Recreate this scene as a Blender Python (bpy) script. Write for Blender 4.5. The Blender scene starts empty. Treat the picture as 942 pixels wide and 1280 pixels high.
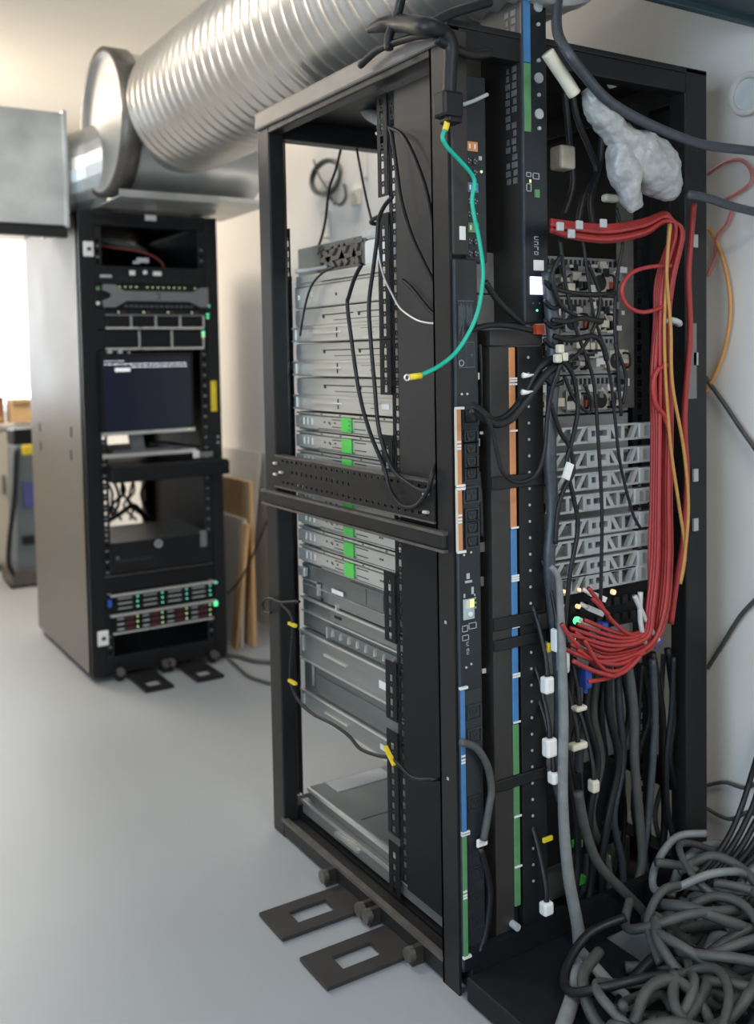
import bpy, bmesh, math, random
from mathutils import Vector, Matrix
random.seed(7)
S = bpy.context.scene
COL = S.collection
# ------------------------------------------------------------------ camera
CF, CPX, CPY = 1224.474, 471.0, 509.434
CC = Vector((-1.169, -1.594, 1.333))
CR = ((0.84875, -0.0425, 0.52708), (-0.52849, -0.03422, 0.84825), (-0.01801, -0.99851, -0.05151))
cam = bpy.data.cameras.new('camera')
camo = bpy.data.objects.new('camera', cam)
COL.objects.link(camo)
cam.sensor_fit = 'VERTICAL'
cam.sensor_height = 36.0
cam.sensor_width = 36.0 * 942 / 1280
cam.lens = 36.0 * CF / 1280
cam.shift_y = -(640 - CPY) / 1280
cam.clip_start = 0.05
M = Matrix(((CR[0][0], -CR[0][1], -CR[0][2], CC.x), (CR[1][0], -CR[1][1], -CR[1][2], CC.y), (CR[2][0], -CR[2][1], -CR[2][2], CC.z), (0, 0, 0, 1)))
camo.matrix_world = M
cam.dof.use_dof = True
cam.dof.focus_distance = 2.05
cam.dof.aperture_fstop = 2.4
S.camera = camo
# ------------------------------------------------------------------ world, light, exposure
S.view_settings.view_transform = 'Standard'
S.view_settings.look = 'None'
S.view_settings.gamma = 1.0
S.view_settings.use_curve_mapping = False
S.view_settings.exposure = 0.0
S.cycles.max_bounces = 7
S.cycles.caustics_reflective = False
S.cycles.caustics_refractive = False
w = bpy.data.worlds.new('sky'); S.world = w; w.use_nodes = True
bg = w.node_tree.nodes['Background']
bg.inputs[0].default_value = (0.86, 0.93, 1.0, 1); bg.inputs[1].default_value = 2.2

def area(name, loc, target, sx, sy, power, color):
    l = bpy.data.lights.new(name, 'AREA'); l.shape = 'RECTANGLE'; l.size = sx; l.size_y = sy
    l.energy = power; l.color = color
    o = bpy.data.objects.new(name, l); COL.objects.link(o)
    o.location = loc
    o.rotation_euler = (Vector(target) - Vector(loc)).to_track_quat('-Z', 'Y').to_euler()
    return o
# fluorescent ceiling fittings out of view, an added wall light, daylight of the two windows
area('ceiling_tube_far', (-1.0, 4.2, 2.84), (-1.0, 4.2, 0), 1.2, 0.6, 55, (1.0, 0.87, 0.72))
area('ceiling_tube_mid', (-1.5, 1.7, 2.84), (-1.5, 1.7, 0), 1.2, 0.5, 34, (1.0, 0.92, 0.82))
area('ceiling_tube_near', (-0.5, -2.4, 2.84), (-0.5, -2.4, 0), 1.2, 0.4, 44, (1.0, 0.97, 0.93))
area('added_wall_light', (0.70, 1.7, 2.90), (0.70, 1.7, 0), 0.10, 1.2, 15, (1.0, 0.93, 0.84))  # added light to brighten the right wall behind the racks
area('daylight_side', (-3.1, -1.1, 1.55), (0.9, -0.5, 1.0), 2.0, 1.5, 78, (0.64, 0.82, 1.0))
area('daylight_far', (-0.3, 5.93, 1.65), (-0.6, 2, 0.3), 1.6, 1.3, 28, (0.92, 0.96, 1.0))
pl = bpy.data.lights.new('ceiling_fill_light', 'POINT'); pl.energy = 48; pl.color = (1.0, 0.84, 0.64); pl.shadow_soft_size = .15  # added point light brightening the far-left ceiling, no fitting seen
plo = bpy.data.objects.new('ceiling_fill_light', pl); COL.objects.link(plo); plo.location = (-0.75, 4.3, 2.62)

def at(u, v, X=None, Y=None, Z=None):
    """point of the real plane X, Y or Z = const (metres) that the photograph shows at pixel u, v"""
    c = ((u - CPX) / CF, (v - CPY) / CF, 1.0)
    d = Vector([sum(CR[i][k] * c[k] for k in range(3)) for i in range(3)])
    i, val = (0, X) if X is not None else ((1, Y) if Y is not None else (2, Z))
    return CC + d * ((val - CC[i]) / d[i])
# ------------------------------------------------------------------ materials
def mat(name, col, rough=0.5, metal=0.0, var=0.12, scale=9.0, bump=0.0, bscale=120.0, emit=0.0, ecol=None, stretch=None, alpha=None, spec=None):
    m = bpy.data.materials.new(name); m.use_nodes = True
    nt = m.node_tree; b = nt.nodes['Principled BSDF']
    b.inputs['Base Color'].default_value = (*col, 1); b.inputs['Roughness'].default_value = rough
    b.inputs['Metallic'].default_value = metal
    if spec is not None: b.inputs['Specular IOR Level'].default_value = spec
    tc = nt.nodes.new('ShaderNodeTexCoord'); src = tc.outputs['Object']
    if stretch:
        mp = nt.nodes.new('ShaderNodeMapping'); mp.inputs['Scale'].default_value = stretch
        nt.links.new(src, mp.inputs['Vector']); src = mp.outputs['Vector']
    if var:
        n = nt.nodes.new('ShaderNodeTexNoise'); n.inputs['Scale'].default_value = scale; n.inputs['Detail'].default_value = 5
        nt.links.new(src, n.inputs['Vector'])
        r = nt.nodes.new('ShaderNodeValToRGB')
        r.color_ramp.elements[0].position = 0.3; r.color_ramp.elements[1].position = 0.72
        r.color_ramp.elements[0].color = (*[max(0, c * (1 - var)) for c in col], 1)
        r.color_ramp.elements[1].color = (*[min(1, c * (1 + var)) for c in col], 1)
        nt.links.new(n.outputs['Fac'], r.inputs['Fac']); nt.links.new(r.outputs['Color'], b.inputs['Base Color'])
        mr = nt.nodes.new('ShaderNodeMapRange'); mr.inputs['To Min'].default_value = max(0.03, rough - 0.08); mr.inputs['To Max'].default_value = min(1, rough + 0.08)
        nt.links.new(n.outputs['Fac'], mr.inputs['Value']); nt.links.new(mr.outputs['Result'], b.inputs['Roughness'])
    if bump:
        n2 = nt.nodes.new('ShaderNodeTexNoise'); n2.inputs['Scale'].default_value = bscale; n2.inputs['Detail'].default_value = 3
        nt.links.new(src, n2.inputs['Vector'])
        bp = nt.nodes.new('ShaderNodeBump'); bp.inputs['Strength'].default_value = bump; bp.inputs['Distance'].default_value = 0.004
        nt.links.new(n2.outputs['Fac'], bp.inputs['Height']); nt.links.new(bp.outputs['Normal'], b.inputs['Normal'])
    if emit:
        b.inputs['Emission Color'].default_value = (*(ecol or col), 1); b.inputs['Emission Strength'].default_value = emit
    return m
K = {}
K['rack'] = mat('powder_coated_black', (0.016, 0.0155, 0.016), 0.42, 0.0, 0.12, 30, 0.05, 900, spec=0.3)
K['rack_edge'] = mat('brown_grey_rack_steel', (0.13, 0.118, 0.105), 0.42, 0.35, 0.25, 24)  # lighter brown-grey than the black rack coating
K['rack_grey'] = mat('dark_grey_coating', (0.034, 0.031, 0.03), 0.5, 0.0, 0.1, 20, 0.05, 900, spec=0.38)
K['void'] = mat('matt_black_steel', (0.007, 0.008, 0.01), 0.55, 0.0, 0.15, 20, spec=0.25)
K['black'] = mat('black_plastic', (0.01, 0.0105, 0.012), 0.42, 0.0, 0.12, 40, spec=0.3)
K['outlet'] = mat('outlet_black_plastic', (0.018, 0.022, 0.026), 0.4, 0.0, 0.1, 60)
K['pdu'] = mat('navy_black_steel', (0.01, 0.013, 0.017), 0.4, 0.0, 0.12, 30)
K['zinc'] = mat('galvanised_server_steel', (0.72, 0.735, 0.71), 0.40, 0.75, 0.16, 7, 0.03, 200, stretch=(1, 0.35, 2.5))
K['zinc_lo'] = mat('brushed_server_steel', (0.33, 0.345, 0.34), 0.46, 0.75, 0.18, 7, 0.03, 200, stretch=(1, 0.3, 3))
K['lip'] = mat('bright_rail_lip', (0.80, 0.80, 0.77), 0.3, 0.8, 0.1, 10)
K['alu'] = mat('crinkled_duct_aluminium', (0.75, 0.72, 0.67), 0.34, 0.85, 0.08, 5, 0.1, 30)
K['galv'] = mat('duct_sheet_steel', (0.56, 0.57, 0.56), 0.4, 0.7, 0.2, 6)
K['gap'] = mat('shadow_slot_black', (0.010, 0.010, 0.011), 0.7, 0.0, 0)
K['cable'] = mat('black_cable_jacket', (0.01, 0.01, 0.012), 0.45, 0.0, 0.1, 60, spec=0.35)
K['cable_blue'] = mat('slate_cable_sleeve', (0.045, 0.054, 0.066), 0.45, 0.0, 0.2, 60)
K['cable_grey'] = mat('grey_cable_jacket', (0.2, 0.21, 0.21), 0.5, 0.0, 0.15, 40)
K['cable_lgrey'] = mat('pale_grey_cable_jacket', (0.55, 0.54, 0.52), 0.4, 0.0, 0.1, 40)
K['cable_dgrey'] = mat('faded_cable_jacket', (0.07, 0.074, 0.07), 0.6, 0.0, 0.25, 30)
K['green_wire'] = mat('teal_green_wire', (0.0, 0.42, 0.29), 0.35, 0.0, 0.1, 60)
K['red'] = mat('red_patch_cable', (0.36, 0.032, 0.03), 0.45, 0.0, 0.12, 40)
K['pinkred'] = mat('faded_red_cable', (0.60, 0.22, 0.20), 0.5, 0.0, 0.1, 40)
K['orange'] = mat('orange_fibre_cable', (0.72, 0.34, 0.10), 0.5, 0.0, 0.1, 40)
K['amber'] = mat('mustard_cable', (0.48, 0.24, 0.06), 0.5, 0.0, 0.1, 40)
K['strip_orange'] = mat('orange_marking', (0.6, 0.25, 0.1), 0.45, 0.0, 0.1, 30)
K['strip_blue'] = mat('blue_marking', (0.06, 0.2, 0.43), 0.45, 0.0, 0.1, 30)
K['strip_green'] = mat('green_marking', (0.1, 0.27, 0.115), 0.45, 0.0, 0.1, 30)
K['latch'] = mat('bright_green_latch', (0.11, 0.66, 0.1), 0.4, 0.0, 0.08, 30)
K['white'] = mat('white_plastic', (0.80, 0.80, 0.78), 0.45, 0.0, 0.05, 20)
K['print'] = mat('pale_grey_print', (0.42, 0.45, 0.47), 0.6, 0.0, 0)
K['print_dim'] = mat('dim_grey_print', (0.10, 0.125, 0.145), 0.6, 0.0, 0.2, 90)
K['paper'] = mat('white_paper_label', (0.84, 0.83, 0.80), 0.7, 0.0, 0.04, 60)
K['yellow'] = mat('yellow_plastic', (0.80, 0.60, 0.03), 0.45, 0.0, 0.1, 30)
K['cream'] = mat('cream_plastic', (0.66, 0.62, 0.50), 0.5, 0.0, 0.1, 20)
K['beige'] = mat('beige_board', (0.50, 0.46, 0.38), 0.55, 0.0, 0.2, 25)
K['bezel'] = mat('grey_switch_bezel', (0.20, 0.20, 0.205), 0.4, 0.2, 0.1, 10)
K['silver'] = mat('silver_trim', (0.72, 0.72, 0.70), 0.3, 0.6, 0.05, 10)
K['arm'] = mat('silver_grey_arm_steel', (0.42, 0.45, 0.455), 0.45, 0.35, 0.12, 20)
K['wood'] = mat('pine_wood', (0.66, 0.39, 0.17), 0.6, 0.0, 0.22, 6, 0.05, 60, stretch=(6, 6, 0.6))
K['drywall'] = mat('pale_plasterboard', (0.74, 0.71, 0.66), 0.8, 0.0, 0.05, 4)
K['side'] = mat('taupe_rack_side', (0.165, 0.147, 0.13), 0.40, 0.0, 0.06, 3, 0.03, 600)
K['wallm'] = mat('painted_wall', (0.84, 0.82, 0.78), 0.75, 0.0, 0.04, 1.3, 0.04, 180)
K['ceil'] = mat('ceiling_paint', (0.86, 0.83, 0.77), 0.85, 0.0, 0.03, 1.0)
K['floorm'] = mat('grey_painted_concrete', (0.305, 0.327, 0.348), 0.42, 0.0, 0.06, 1.1, 0.03, 60)
K['teal'] = mat('blue_black_duct_paint', (0.03, 0.06, 0.075), 0.5, 0.0, 0.15, 3)
K['film'] = mat('crumpled_grey_plastic', (0.36, 0.37, 0.37), 0.32, 0.0, 0.25, 30, 0.8, 60)
K['print_low'] = mat('worn_grey_print', (0.17, 0.17, 0.17), 0.6, 0.0, 0.3, 60)
K['beam_lit'] = mat('lit_beam_edge', (0.24, 0.22, 0.20), 0.45, 0.3, 0.15, 10)  # paler: light falling on the top edge is put into the colour
K['wall_darkened'] = mat('darkened_taupe_paint', (0.34, 0.33, 0.32), 0.8, 0.0, 0.04, 1.3)  # darker tone given to the unseen left wall to dim metal reflections
K['dullred'] = mat('dull_red_cable', (0.16, 0.035, 0.025), 0.5, 0.0, 0.1, 40)
K['zinc_shaded'] = mat('shaded_server_steel', (0.22, 0.245, 0.245), 0.42, 0.7, 0.2, 6, 0.03, 200, stretch=(1, 0.3, 3))  # darker steel copy, shade on the lower servers put into the colour
K['galv_dull'] = mat('dull_end_plate_steel', (0.42, 0.43, 0.43), 0.55, 0.6, 0.2, 5)
K['cable_olive'] = mat('dusty_cable_jacket', (0.045, 0.05, 0.045), 0.6, 0.0, 0.3, 30)
K['screen'] = mat('lit_console_screen', (0.006, 0.008, 0.016), 0.25, 0.0, 0, emit=0.018, ecol=(0.25, 0.32, 0.75))
K['screen_text'] = mat('lit_console_text', (0.7, 0.7, 0.7), 0.5, 0.0, 0, emit=0.55, ecol=(0.85, 0.88, 0.95))
K['display'] = mat('lit_white_display', (0.9, 0.9, 0.95), 0.4, 0.0, 0, emit=2.6, ecol=(0.80, 0.80, 1.0))
K['lcd'] = mat('pale_lcd_glass', (0.34, 0.42, 0.44), 0.3, 0.0, 0.1, 50, emit=0.06, ecol=(0.6, 0.8, 0.8))
K['lcd_yellow'] = mat('lit_yellow_lcd', (0.8, 0.85, 0.3), 0.3, 0.0, 0, emit=0.55, ecol=(0.85, 0.95, 0.25))
K['led_green'] = mat('green_led', (0.05, 0.8, 0.3), 0.4, 0.0, 0, emit=1.2, ecol=(0.15, 1.0, 0.42))
K['led_teal'] = mat('teal_led', (0.1, 0.7, 0.5), 0.4, 0.0, 0, emit=0.7, ecol=(0.25, 1.0, 0.75))
K['led_lime'] = mat('lime_led', (0.5, 0.8, 0.3), 0.4, 0.0, 0, emit=0.55, ecol=(0.75, 1.0, 0.5))
K['led_amber'] = mat('amber_led', (0.9, 0.6, 0.3), 0.4, 0.0, 0, emit=0.9, ecol=(1.0, 0.65, 0.35))
K['blue'] = mat('blue_plug', (0.03, 0.09, 0.45), 0.45, 0.0, 0.1, 40)
K['red_bay'] = mat('dark_red_drive_tab', (0.07, 0.014, 0.018), 0.5, 0.0, 0.1, 40)
K['red_sock'] = mat('red_socket', (0.50, 0.07, 0.03), 0.5, 0.0, 0.1, 40)
K['bluegrey'] = mat('blue_grey_plastic', (0.16, 0.19, 0.21), 0.5, 0.0, 0.1, 6)
K['violet'] = mat('violet_blue_sticker', (0.10, 0.10, 0.32), 0.6, 0.0, 0.08, 10)
K['cabinet'] = mat('pale_grey_cabinet', (0.42, 0.39, 0.34), 0.55, 0.0, 0.05, 3)
K['carton'] = mat('tan_carton', (0.55, 0.36, 0.18), 0.75, 0.0, 0.1, 8)
K['brown'] = mat('brown_carton', (0.22, 0.10, 0.05), 0.75, 0.0, 0.1, 8)
K['tealplate'] = mat('grey_green_acrylic', (0.13, 0.16, 0.155), 0.25, 0.0, 0.1, 8)
K['bracket'] = mat('brown_grey_cast_arm', (0.17, 0.145, 0.125), 0.42, 0.3, 0.15, 20)
def glass():
    m = bpy.data.materials.new('window_glass'); m.use_nodes = True
    nt = m.node_tree; b = nt.nodes['Principled BSDF']
    b.inputs['Base Color'].default_value = (0.95, 0.98, 1, 1); b.inputs['Roughness'].default_value = 0.02
    b.inputs['Transmission Weight'].default_value = 1.0; b.inputs['IOR'].default_value = 1.1
    return m
K['glass'] = glass()
# ------------------------------------------------------------------ mesh helpers
class MB:
    def __init__(s): s.v = []; s.f = []
    def add(s, vs, fs):
        o = len(s.v); s.v += [tuple(p) for p in vs]; s.f += [tuple(i + o for i in q) for q in fs]; return s
    def box(s, x0, x1, y0, y1, z0, z1):
        x0, x1 = min(x0, x1), max(x0, x1); y0, y1 = min(y0, y1), max(y0, y1); z0, z1 = min(z0, z1), max(z0, z1)
        return s.add([(x0, y0, z0), (x1, y0, z0), (x1, y1, z0), (x0, y1, z0), (x0, y0, z1), (x1, y0, z1), (x1, y1, z1), (x0, y1, z1)],
                     [(0, 3, 2, 1), (4, 5, 6, 7), (0, 1, 5, 4), (1, 2, 6, 5), (2, 3, 7, 6), (3, 0, 4, 7)])
    def prism(s, poly, axis, a, b):
        """poly in the two other axes (in axis order), extruded from a to b along axis"""
        n = len(poly)
        def P(q, t): return (t, q[0], q[1]) if axis == 'x' else ((q[0], t, q[1]) if axis == 'y' else (q[0], q[1], t))
        vs = [P(q, a) for q in poly] + [P(q, b) for q in poly]
        return s.add(vs, [tuple(range(n))[::-1], tuple(range(n, 2 * n))] + [(i, (i + 1) % n, n + (i + 1) % n, n + i) for i in range(n)])
    def bar(s, p, q, w, d, up=(0, 0, 1)):
        p = Vector(p); q = Vector(q); t = (q - p).normalized(); up = Vector(up)
        a = t.cross(up)
        if a.length < 1e-4: a = t.cross(Vector((1, 0, 0)))
        a.normalize(); b = a.cross(t)
        vs = []
        for c in (p, q):
            for i, j in ((-1, -1), (1, -1), (1, 1), (-1, 1)): vs.append(c + a * (i * w / 2) + b * (j * d / 2))
        return s.add(vs, [(0, 1, 2, 3), (7, 6, 5, 4), (0, 4, 5, 1), (1, 5, 6, 2), (2, 6, 7, 3), (3, 7, 4, 0)])
    def cyl(s, p, q, r, n=14, r2=None):
        return s.tube([p, q], [r, r if r2 is None else r2], n, smooth=False)
    def tube(s, pts, r, n=8, smooth=True, sub=6, closed=False):
        pts = [Vector(p) for p in pts]
        rad = list(r) if isinstance(r, (list, tuple)) else [r] * len(pts)
        if smooth and len(pts) > 2:
            P = []; Q = []
            m = len(pts)
            for i in range(m if closed else m - 1):
                g = lambda k: pts[k % m] if closed else pts[min(max(k, 0), m - 1)]
                p0, p1, p2, p3 = g(i - 1), g(i), g(i + 1), g(i + 2)
                for k in range(sub):
                    t = k / sub
                    P.append(0.5 * ((2 * p1) + (p2 - p0) * t + (2 * p0 - 5 * p1 + 4 * p2 - p3) * t * t + (3 * p1 - p0 - 3 * p2 + p3) * t ** 3))
                    Q.append(rad[i] * (1 - t) + rad[(i + 1) % m] * t)
            if not closed: P.append(pts[-1]); Q.append(rad[-1])
            pts, rad = P, Q
        m = len(pts); vs = []; nrm = None
        for i, p in enumerate(pts):
            a = pts[(i - 1) % m] if (closed or i > 0) else p
            b = pts[(i + 1) % m] if (closed or i < m - 1) else p
            t = (b - a)
            t = t.normalized() if t.length > 1e-9 else Vector((0, 0, 1))
            if nrm is None:
                nrm = t.cross(Vector((0, 0, 1)))
                if nrm.length < 1e-3: nrm = t.cross(Vector((1, 0, 0)))
            nrm = (nrm - t * nrm.dot(t)); nrm.normalize(); bi = t.cross(nrm)
            for k in range(n):
                an = 2 * math.pi * k / n
                vs.append(p + (nrm * math.cos(an) + bi * math.sin(an)) * rad[i])
        fs = []
        for i in range(m if closed else m - 1):
            j = (i + 1) % m
            for k in range(n):
                fs.append((i * n + k, i * n + (k + 1) % n, j * n + (k + 1) % n, j * n + k))
        if not closed: fs += [tuple(range(n))[::-1], tuple((m - 1) * n + k for k in range(n))]
        return s.add(vs, fs)
    def perf(s, plane, d0, d1, a0, a1, b0, b1, rows):
        """plate in plane 'x' (a=y,b=z) or 'y' (a=x,b=z) or 'z' (a=x,b=y), thickness d0..d1; rows = [(bc, hb, [(ac, wa), ...]), ...]"""
        def P(a, b, d): return (d, a, b) if plane == 'x' else ((a, d, b) if plane == 'y' else (a, b, d))
        def rect(a, b, c, e):
            for d in (d0, d1): s.add([P(a, c, d), P(b, c, d), P(b, e, d), P(a, e, d)], [(0, 1, 2, 3)])
        def rim(a, b, c, e):
            q = [(a, c), (b, c), (b, e), (a, e)]
            for i in range(4):
                u, v2 = q[i], q[(i + 1) % 4]
                s.add([P(*u, d0), P(*v2, d0), P(*v2, d1), P(*u, d1)], [(0, 1, 2, 3)])
        cur = b0
        for bc, hb, hs in sorted(rows, key=lambda t: t[0]):
            lo, hi = bc - hb / 2, bc + hb / 2
            if lo < cur or hi > b1: continue
            rect(a0, a1, cur, lo); x = a0
            for ac, wa in sorted(hs):
                rect(x, ac - wa / 2, lo, hi); rim(ac - wa / 2, ac + wa / 2, lo, hi); x = ac + wa / 2
            rect(x, a1, lo, hi); cur = hi
        rect(a0, a1, cur, b1); rim(a0, a1, b0, b1)
        return s
    def build(s, name, m, parent=None, smooth=False, bevel=0.0):
        me = bpy.data.meshes.new(name)
        o = bpy.data.objects.new(name, me); COL.objects.link(o)
        off = Vector((0, 0, 0))
        if parent is not None:
            o.parent = parent; q = parent
            while q is not None: off += Vector(q.location); q = q.parent
        elif s.v:
            xs = [p[0] for p in s.v]; ys = [p[1] for p in s.v]; zs = [p[2] for p in s.v]
            off = Vector(((min(xs) + max(xs)) / 2, (min(ys) + max(ys)) / 2, min(zs))); o.location = off
        me.from_pydata([(p[0] - off.x, p[1] - off.y, p[2] - off.z) for p in s.v], [], s.f)
        bm = bmesh.new(); bm.from_mesh(me); bmesh.ops.recalc_face_normals(bm, faces=bm.faces); bm.to_mesh(me); bm.free()
        if name in STUFF and parent is not None: o['kind'] = 'stuff'
        me.materials.append(K[m] if isinstance(m, str) else m)
        if smooth:
            for p in me.polygons: p.use_smooth = True
        if bevel:
            b = o.modifiers.new('bevel', 'BEVEL'); b.width = bevel; b.segments = 2; b.limit_method = 'ANGLE'
        return o
STUFF = {'slot', 'rail_marks', 'panel_print', 'vent_slots', 'port_block', 'ports', 'label_print', 'outlet_screws', 'pin_slots', 'latch_teeth', 'side_label', 'text_line', 'seam'}
def tag(o, label=None, cat=None, group=None, kind=None):
    if label: o['label'] = label
    if cat: o['category'] = cat
    if group: o['group'] = group
    if kind: o['kind'] = kind
    return o
def thing(name, loc, label, cat, group=None):
    o = bpy.data.objects.new(name, None); COL.objects.link(o); o.location = loc; o.empty_display_size = 0.05
    return tag(o, label, cat, group)
def dup(root, loc, label=None, group=None):
    r = root.copy(); COL.objects.link(r); r.location = loc
    if label: r['label'] = label
    if group: r['group'] = group
    for ch in list(root.children):
        c = ch.copy(); COL.objects.link(c); c.parent = r
        for g in ch.children:
            d = g.copy(); COL.objects.link(d); d.parent = c
    return r
def bx(name, m, parent, x0, x1, y0, y1, z0, z1, bevel=0.0): return MB().box(x0, x1, y0, y1, z0, z1).build(name, m, parent, bevel=bevel)
def struct(name, m, *boxes):
    b = MB()
    for q in boxes: b.box(*q)
    return tag(b.build(name, m), kind='structure')
def cable(name, m, pts, r, label, cat='cable', group=None, n=8):
    o = MB().tube(pts, r, n).build(name, m, smooth=True)
    return tag(o, label, cat, group)
def path(pix, **pl):
    """pixels on one real plane; a pixel may carry its own plane as ('X', 0.1) in third place"""
    out = []
    for q in pix:
        if len(q) == 3: out.append(at(q[0], q[1], **{q[2][0]: q[2][1]}))
        else: out.append(at(q[0], q[1], **pl))
    return out
# ------------------------------------------------------------------ the room
RX0, RX1, RY0, RY1, RZ = -3.2, 0.9, -3.4, 6.0, 2.95
struct('floor', 'floorm', (RX0, RX1 + .15, RY0, RY1 + .15, -0.08, 0))
struct('ceiling', 'ceil', (RX0, RX1 + .15, RY0, RY1 + .15, RZ, RZ + .1))
struct('wall_right', 'wallm', (RX1, RX1 + .12, RY0, RY1 + .12, 0, RZ))
WX0, WX1, WZ0, WZ1 = -1.25, 0.62, 0.93, 2.30
struct('wall_back', 'wallm', (RX0, WX0, RY1, RY1 + .12, 0, RZ), (WX1, RX1, RY1, RY1 + .12, 0, RZ), (WX0, WX1, RY1, RY1 + .12, 0, WZ0), (WX0, WX1, RY1, RY1 + .12, WZ1, RZ))
struct('wall_left', 'wall_darkened', (RX0 - .12, RX0, RY0, -2.0, 0, RZ), (RX0 - .12, RX0, 0.8, RY1 + .12, 0, RZ), (RX0 - .12, RX0, -2.0, 0.8, 0, .7), (RX0 - .12, RX0, -2.0, 0.8, 2.3, RZ))
struct('wall_front', 'wallm', (RX0, RX1, RY0 - .12, RY0, 0, RZ))
def window(name, axis, a0, a1, z0, z1, d0, d1):
    b = MB(); t = .05; mid = (a0 + a1) / 2
    R = [(a0, a0 + t, z0, z1), (a1 - t, a1, z0, z1), (a0, a1, z0, z0 + t), (a0, a1, z1 - t, z1), (mid - t / 2, mid + t / 2, z0, z1)]
    for p, q, c, e in R:
        b.box(p, q, d0, d1, c, e) if axis == 'y' else b.box(d0, d1, p, q, c, e)
    o = tag(b.build(name, 'white'), kind='structure')
    for p, q in ((a0 + t, mid - t / 2), (mid + t / 2, a1 - t)):
        g = MB(); dm = (d0 + d1) / 2
        g.box(p, q, dm - .003, dm + .003, z0 + t, z1 - t) if axis == 'y' else g.box(dm - .003, dm + .003, p, q, z0 + t, z1 - t)
        g.build('pane', 'glass', o)
window('window_1', 'y', WX0, WX1, WZ0, WZ1, RY1 + .02, RY1 + .08)
window('window_2', 'x', -2.0, 0.8, .7, 2.3, RX0 - .08, RX0 - .02)
struct('trim_1', 'white', (WX0 - .03, WX1 + .03, RY1 - .10, RY1 - .002, WZ0 - .035, WZ0 - .002))

# ------------------------------------------------------------------ near rack: frame
W, D, H = 0.765, 0.885, 2.0
nr = thing('open_server_rack', (W / 2, D / 2, 0), 'tall black open sided equipment rack in the foreground with bare mounting rails', 'server rack')
def post(x0, x1, y0, y1, z0, z1, m='rack'): return bx('post', m, nr, x0, x1, y0, y1, z0, z1, .004)
post(0, .045, D - .07, D, 0, H)
post(W - .07, W, D - .07, D, 0, H)
post(.69, W, 0, .05, 0, H)
# near corner post: a folded steel section, side flange and (above the strip) a rear flange
MB().box(0, .006, .004, .062, .0, H).box(0, .03, .056, .062, .0, H).build('post', 'rack', nr)
pr = MB().box(.0065, .047, -.002, .006, 1.535, H - .02).build('post_flange', 'rack_grey', nr, bevel=.003)
bx('paper_label', 'paper', pr, .022, .036, -.0045, -.002, 1.565, 1.592)
for z in (.45, .78, 1.31): bx('rivet', 'print', nr, -.0015, .0, .03, .036, z, z + .006)
bx('roof_panel', 'rack', nr, 0, W, .0, D, H - .014, H, .003)
tb = MB().box(0, .038, .062, D - .07, 1.938, H - .014).build('top_beam', 'rack', nr, bevel=.003)
MB().box(-.008, 0.004, .0, D, H - .045, H + .004).build('edge_strip', 'beam_lit', tb, bevel=.006)
bx('top_beam', 'rack', nr, .045, W - .07, D - .05, D, 1.932, H - .014, .003)
bx('top_beam', 'rack', nr, .03, .69, .0, .04, 1.94, H - .014, .003)
bx('top_beam', 'rack', nr, W - .05, W, .05, D - .07, 1.93, H - .014, .003)
bb = MB().box(0, .05, .062, D - .07, .006, .045).build('bottom_beam', 'rack', nr, bevel=.003)
MB().box(-.003, .012, .06, D - .06, .0455, .055).build('edge_strip', 'rack_edge', bb)
bb2 = MB().box(.10, .13, .08, D - .06, .02, .10).build('bottom_beam', 'rack', nr, bevel=.003)
MB().box(.098, .104, .08, D - .06, .10, .108).build('edge_strip', 'rack_edge', bb2)
bx('bottom_beam', 'rack', nr, .045, W - .07, D - .06, D, .006, .075, .003)
bx('bottom_beam', 'rack', nr, .03, .69, .0, .05, .006, .07, .003)
bx('bottom_beam', 'rack', nr, W - .05, W, .05, D - .07, .006, .06, .003)
bx('base_panel', 'void', nr, .05, W - .05, .05, D - .06, .006, .014)
# right-hand inside panel (upper part), and cross straps lower down
bx('side_panel', 'void', nr, W - .012, W - .002, .05, D - .07, 1.02, 1.93)
for z in (.22, .68): bx('cross_strap', 'void', nr, W - .03, W - .015, .05, D - .07, z, z + .07)
for y in (.26, .52): bx('inner_post', 'void', nr, W - .035, W - .014, y, y + .09, .06, 1.02)
# slim vertical panel between rear rail and corner post
vp = bx('vertical_panel', 'rack_grey', nr, .040, .046, .062, .256, .985, 1.925)
bx('vertical_panel', 'void', nr, .040, .046, .062, .256, .10, .98)  # black sheet standing in for the dark interior below the brace
# perforated brace across the open side
rows = []
yy = [D - .12 - i * .027 for i in range(26)]
rows.append((1.001, .006, [(y, .011) for y in yy]))
rows.append((1.032, .008, [(y, .009) for y in yy[2:14]]))
rows.append((1.059, .006, [(y, .010) for y in yy]))
br = MB().perf('x', -.004, .0, .062, D - .07, .988, 1.068, rows).build('perforated_brace', 'rack', nr)
MB().box(-.004, .02, .062, D - .07, 1.068, 1.072).box(-.006, .02, .062, D - .07, .984, .988).build('edge_strip', 'rack_edge', br)
for y, z in ((.80, 1.05), (.765, 1.028), (.80, 1.02), (.085, 1.045), (.085, 1.006)):
    MB().cyl((-.010, y + .008, z), (-.010, y - .008, z + .001), .004, 8).build('bolt', 'silver', br)
b3 = MB().box(-.012, .018, .02, D, .936, .970).build('side_brace', 'rack', nr, bevel=.006)
MB().box(-.014, .0, .02, D + .002, .966, .973).build('edge_strip', 'rack_edge', b3)
MB().box(-.013, .0, .02, D, .930, .936).build('edge_strip', 'rack_edge', b3)
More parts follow.
